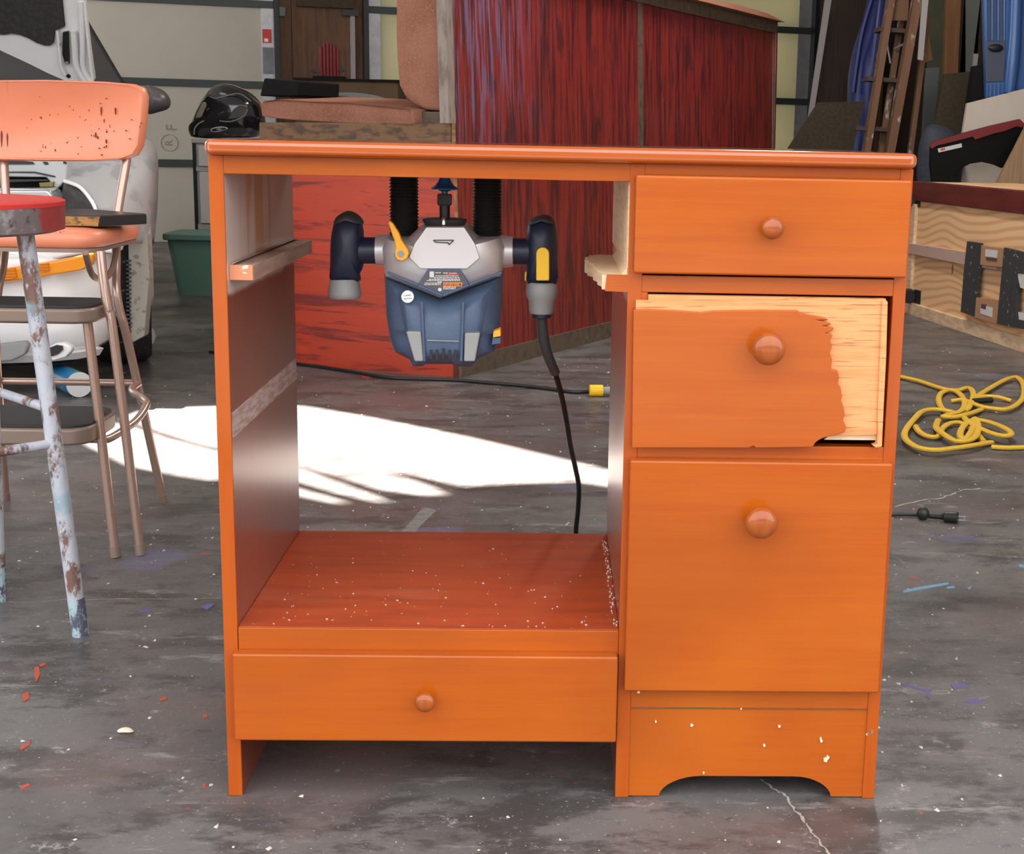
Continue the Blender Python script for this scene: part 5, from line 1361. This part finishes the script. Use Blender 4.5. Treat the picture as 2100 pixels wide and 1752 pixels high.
o = minfl('blue_tarp_bundle', [at(x, y, 5.50) for x, y in ((1880, 380), (1884, 300), (1900, 262), (1925, 256), (1960, 275), (1975, 320), (1970, 380), (1960, 480), (1890, 480))], .07, BLUEGREY, sub=3, n=10)
bb = min((V(v.co).z for v in o.data.vertices)); 
for v in o.data.vertices:
    if v.co.z < .35: v.co.z = max(0.0, v.co.z - (v.co.z - 0) * ((.35 - v.co.z) / .35) * 1.6) if v.co.z > bb + .02 else 0.0
tag(o, 'dark blue grey tarp bundle between ladder foot and black fender', 'tarp')
kay = thing('blue_kayak', 'deep blue plastic kayak standing on end behind the stepladder', 'kayak', (2.3, 7.0, 0))
kpts = [at(x, y, 7.0) for x, y in ((1810, -90), (1840, -60), (1835, 30), (1815, 130), (1795, 215), (1770, 330), (1745, 440), (1728, 420), (1735, 300), (1738, 215), (1741, 150), (1752, 95), (1770, 40), (1790, -40))]
zmin = min(p_.z for p_ in kpts)
kpts = [V((p_.x, p_.y, p_.z - zmin * max(0, (1.0 - p_.z)) / (1.0 - zmin))) for p_ in kpts]
minfl('hull', kpts, .14, KAYAK, kay, sub=3, n=10, smin=.15)
bm = B(); tube(bm, [at(x, y, 6.85) for x, y in ((1800, -40), (1770, 60), (1758, 130), (1750, 190))], .018, 8, k=4); obj('chine_ridge', bm, KAYAK, kay)
# blue sled at the right
SLY = 5.75
sld = thing('blue_sled', 'glossy blue moulded plastic sled hanging upright above the white board', 'sled', tuple(at(2060, 100, SLY)))
mprism('sled_pan', [at(x, y, SLY) for x, y in ((2016, -60), (2125, -60), (2120, 160), (2098, 193), (2078, 199), (2060, 206), (2040, 200), (2023, 203), (2020, 100))], (0, .05, 0), SLED, sld, bevel=.012, seg=3)
mprism('foot_pad', [at(x, y, SLY - .004) for x, y in ((2022, 84), (2064, 84), (2060, 168), (2022, 170))], (0, .02, 0), SLEDG, sld, bevel=.006)
minfl('heel_cup', [at(x, y, SLY - .008) for x, y in ((2026, 98), (2036, 91), (2050, 91), (2058, 98), (2050, 106), (2034, 106))], .012, BLACK, sld, sub=2)
for k in range(7):
    x = 2023 + k * 6.2
    mtube('groove_rib', [at(x, -40, SLY - .003), at(x, 83, SLY - .003)], .0055, SLEDG if k % 2 else SLED, sld, n=6)
for k in range(4):
    x = 2025 + k * 8
    mtube('groove_rib', [at(x, 172, SLY - .003), at(x - 1, 202, SLY - .003)], .0055, SLED, sld, n=6)
mtube('side_roll', [at(2085, -50, SLY - .01), at(2081, 60, SLY - .01), at(2076, 130, SLY - .01), at(2070, 190, SLY - .01)], [.034, .034, .036, .03], SLED, sld, n=14, k=4)
lean_board('dark_sack', 'black rubbish sack standing behind the white foam board', 'sack', ((2000, 135), (2028, 130), (2026, 206), (1988, 212)), 5.82, .08, BLACKM)
lean_board('white_foam_board', 'broken edged white foam board standing under the blue sled', 'board', ((1984, 212), (2130, 175), (2130, 400), (1955, 400)), 5.60, .03, FOAM)
o = bpy.data.objects['white_foam_board']
# black fender with red painted edge
FN = 5.30
fe = thing('spare_fender', 'black car fender with a red painted edge leaning on the white board', 'fender', tuple(gnd(1990, 620)))
fo = [(1909, 300), (1915, 292), (1960, 279), (2030, 260), (2092, 246), (2101, 255), (2098, 268), (2080, 300), (2060, 342)]
arc = [(2055, 345), (2040, 338), (2015, 332), (1990, 336), (1970, 346), (1956, 362), (1945, 390), (1915, 400), (1908, 340)]
skin = [at(x, y, FN) for x, y in fo + arc]
mprism('fender_skin', skin, (0, .03, 0), FENDB, fe, bevel=.004)
ro = [(1908, 302), (1913, 291), (1960, 277), (2030, 258), (2092, 244), (2102, 254), (2096, 262), (2085, 260), (2060, 270), (2040, 274), (2010, 284), (2000, 287), (1995, 281), (1960, 290), (1920, 300), (1912, 306)]
mprism('red_edge', [at(x, y, FN - .012) for x, y in ro], (0, .03, 0), FENDR, fe, bevel=.003)
mprism('white_sticker', [at(x, y, FN - .004) for x, y in ((1923, 305), (1972, 294), (1973, 302), (1925, 313))], (0, .006, 0), PALEP, fe)
mprism('sticker_print', [at(x, y, FN - .006) for x, y in ((1929, 305), (1938, 303), (1938, 307), (1929, 309))], (0, .004, 0), REDP, fe)
a, b_ = at(1930, 395, FN), at(1925, 395, FN)
mprism('fender_leg', [V((a.x - .05, FN, 0)), V((a.x + .03, FN, 0)), V((a.x + .03, FN, a.z + .02)), V((a.x - .06, FN, a.z + .02))], (0, .02, 0), FENDB, fe)
lean_board('plywood_offcut', 'pale brown plywood offcut leaning beside the black fender', 'board', ((2102, 262), (2180, 250), (2130, 385), (2045, 372)), 5.15, .02, PLYL)

# ================================================================ FLOOR DETAILS
for pts, w_ in (([(0, 1233), (60, 1236), (130, 1230), (170, 1231), (260, 1228), (340, 1229), (452, 1227)], .0016),
                ([(1562, 1598), (1590, 1620), (1612, 1632), (1625, 1655), (1648, 1680), (1660, 1700), (1680, 1725), (1700, 1752), (1712, 1775)], .0022),
                ([(1835, 1040), (1880, 1028), (1935, 1020), (1975, 1006), (2015, 1002)], .004)):
    pp = [gnd(x, y, .0004) for x, y in pts]
    pp = smooth_pts(pp, 6)
    r2 = random.Random(len(pts))
    pp = [p_ + V((r2.uniform(-1, 1), r2.uniform(-1, 1), 0)) * w_ * .9 for p_ in pp]
    bm = B()
    L_, R_ = [], []
    for i, p_ in enumerate(pp):
        t = (pp[min(i + 1, len(pp) - 1)] - pp[max(i - 1, 0)]).normalized()
        s_ = V((-t.y, t.x, 0)) * w_ * r2.uniform(.3, 1)
        L_.append(bm.verts.new(p_ + s_)); R_.append(bm.verts.new(p_ - s_))
    for i in range(len(pp) - 1):
        bm.faces.new((L_[i], L_[i + 1], R_[i + 1], R_[i]))
    obj('crack', bm, CRACK, floor)
bm = B()
r3 = random.Random(21)
for i in range(4200):
    if i < 2700:
        x, y = r3.uniform(-.9, 1.6), r3.uniform(-.5, 1.6)
    else:
        x, y = r3.uniform(-1.2, 2.2), r3.uniform(1.0, 4.2)
    if 0.0 < x < .77 and 0 < y < .4:
        continue
    s_ = .0005 + .0036 * r3.random() ** 6 + (.0025 * r3.random() ** 2 if y > 1.6 else 0)
    a = r3.uniform(0, 6.28)
    pts = [(x + s_ * r3.uniform(.3, 1.3) * math.cos(a + q), y + s_ * r3.uniform(.3, 2.0) * math.sin(a + q), .0002) for q in (0, 1.5, 3.0, 4.5)]
    b4 = [bm.verts.new(p_) for p_ in pts]
    t4 = bm.verts.new((x, y, .0002 + s_ * .5))
    for j in range(4):
        bm.faces.new((b4[j], b4[(j + 1) % 4], t4))
o = obj('paint_chips', bm, CHIP, floor); o['kind'] = 'stuff'
def paint_mark(px, h, material):
    mprism('paint_mark', [gnd(x, y, 0.0001) for x, y in px], (0, 0, h), material, floor)
MB_, MR_, MP_, MG_ = mat('pale blue drip', (0.16, 0.30, 0.40), .6), mat('orange red drip', (0.42, 0.075, 0.035), .6), mat('violet smear', (0.125, 0.11, 0.24), .7), mat('chalky smear', (0.20, 0.185, 0.175), .6, layers=[dict(scale=40, detail=6, lo=.45, hi=.6, c=(.14, .127, .12), f=.9)])
for q in (((1852, 1213), (1880, 1206), (1944, 1196), (1946, 1199), (1885, 1210), (1853, 1216)), ((1940, 1206), (1955, 1203), (1958, 1206), (1942, 1208)), ((1983, 1207), (1993, 1204), (1988, 1211)), ((2088, 1158), (2100, 1160), (2100, 1164), (2090, 1163))):
    paint_mark(q, .0012, MB_)
for q in (((40, 1535), (60, 1522), (64, 1516), (60, 1530), (45, 1539)), ((45, 1425), (58, 1420), (60, 1434), (48, 1441)), ((70, 1370), (80, 1368), (82, 1385), (75, 1400), (71, 1390)), ((326, 1434), (338, 1430), (343, 1435), (330, 1439)), ((80, 1365), (92, 1360), (95, 1364), (84, 1369)), ((416, 1468), (424, 1465), (426, 1472), (418, 1474)), ((415, 1610), (422, 1608), (423, 1614), (416, 1615)), ((40, 1615), (58, 1608), (62, 1612), (45, 1620)), ((740, 770), (760, 768), (770, 773), (745, 776))):
    paint_mark(q, .0010, MR_)
for q in (((1847, 1403), (1865, 1404), (1885, 1412), (1912, 1416), (1905, 1422), (1908, 1436), (1898, 1428), (1900, 1420), (1870, 1412)), ((1950, 1405), (1978, 1403), (1988, 1412), (1970, 1410), (1958, 1416)), ((1975, 1440), (2000, 1434), (2020, 1436), (1995, 1445)), ((412, 1245), (428, 1238), (440, 1240), (425, 1252)), ((283, 1253), (305, 1250), (312, 1255), (290, 1258))):
    paint_mark(q, .0006, MP_)
for q in (((868, 1040), (896, 1047), (880, 1062), (850, 1093), (822, 1092), (845, 1066)),):
    paint_mark(q, .0004, MG_)
p_ = gnd(257, 1502, 0)
o = minfl('plaster_chip', [p_ + V(q) for q in ((-.010, 0, .0005), (-.008, 0, .004), (-.002, 0, .006), (.006, 0, .005), (.010, 0, .002), (.009, 0, .0005))], .006, CHIPB, sub=2)
tag(o, 'cream plaster chip on the concrete in front of the bar stool', 'chip')
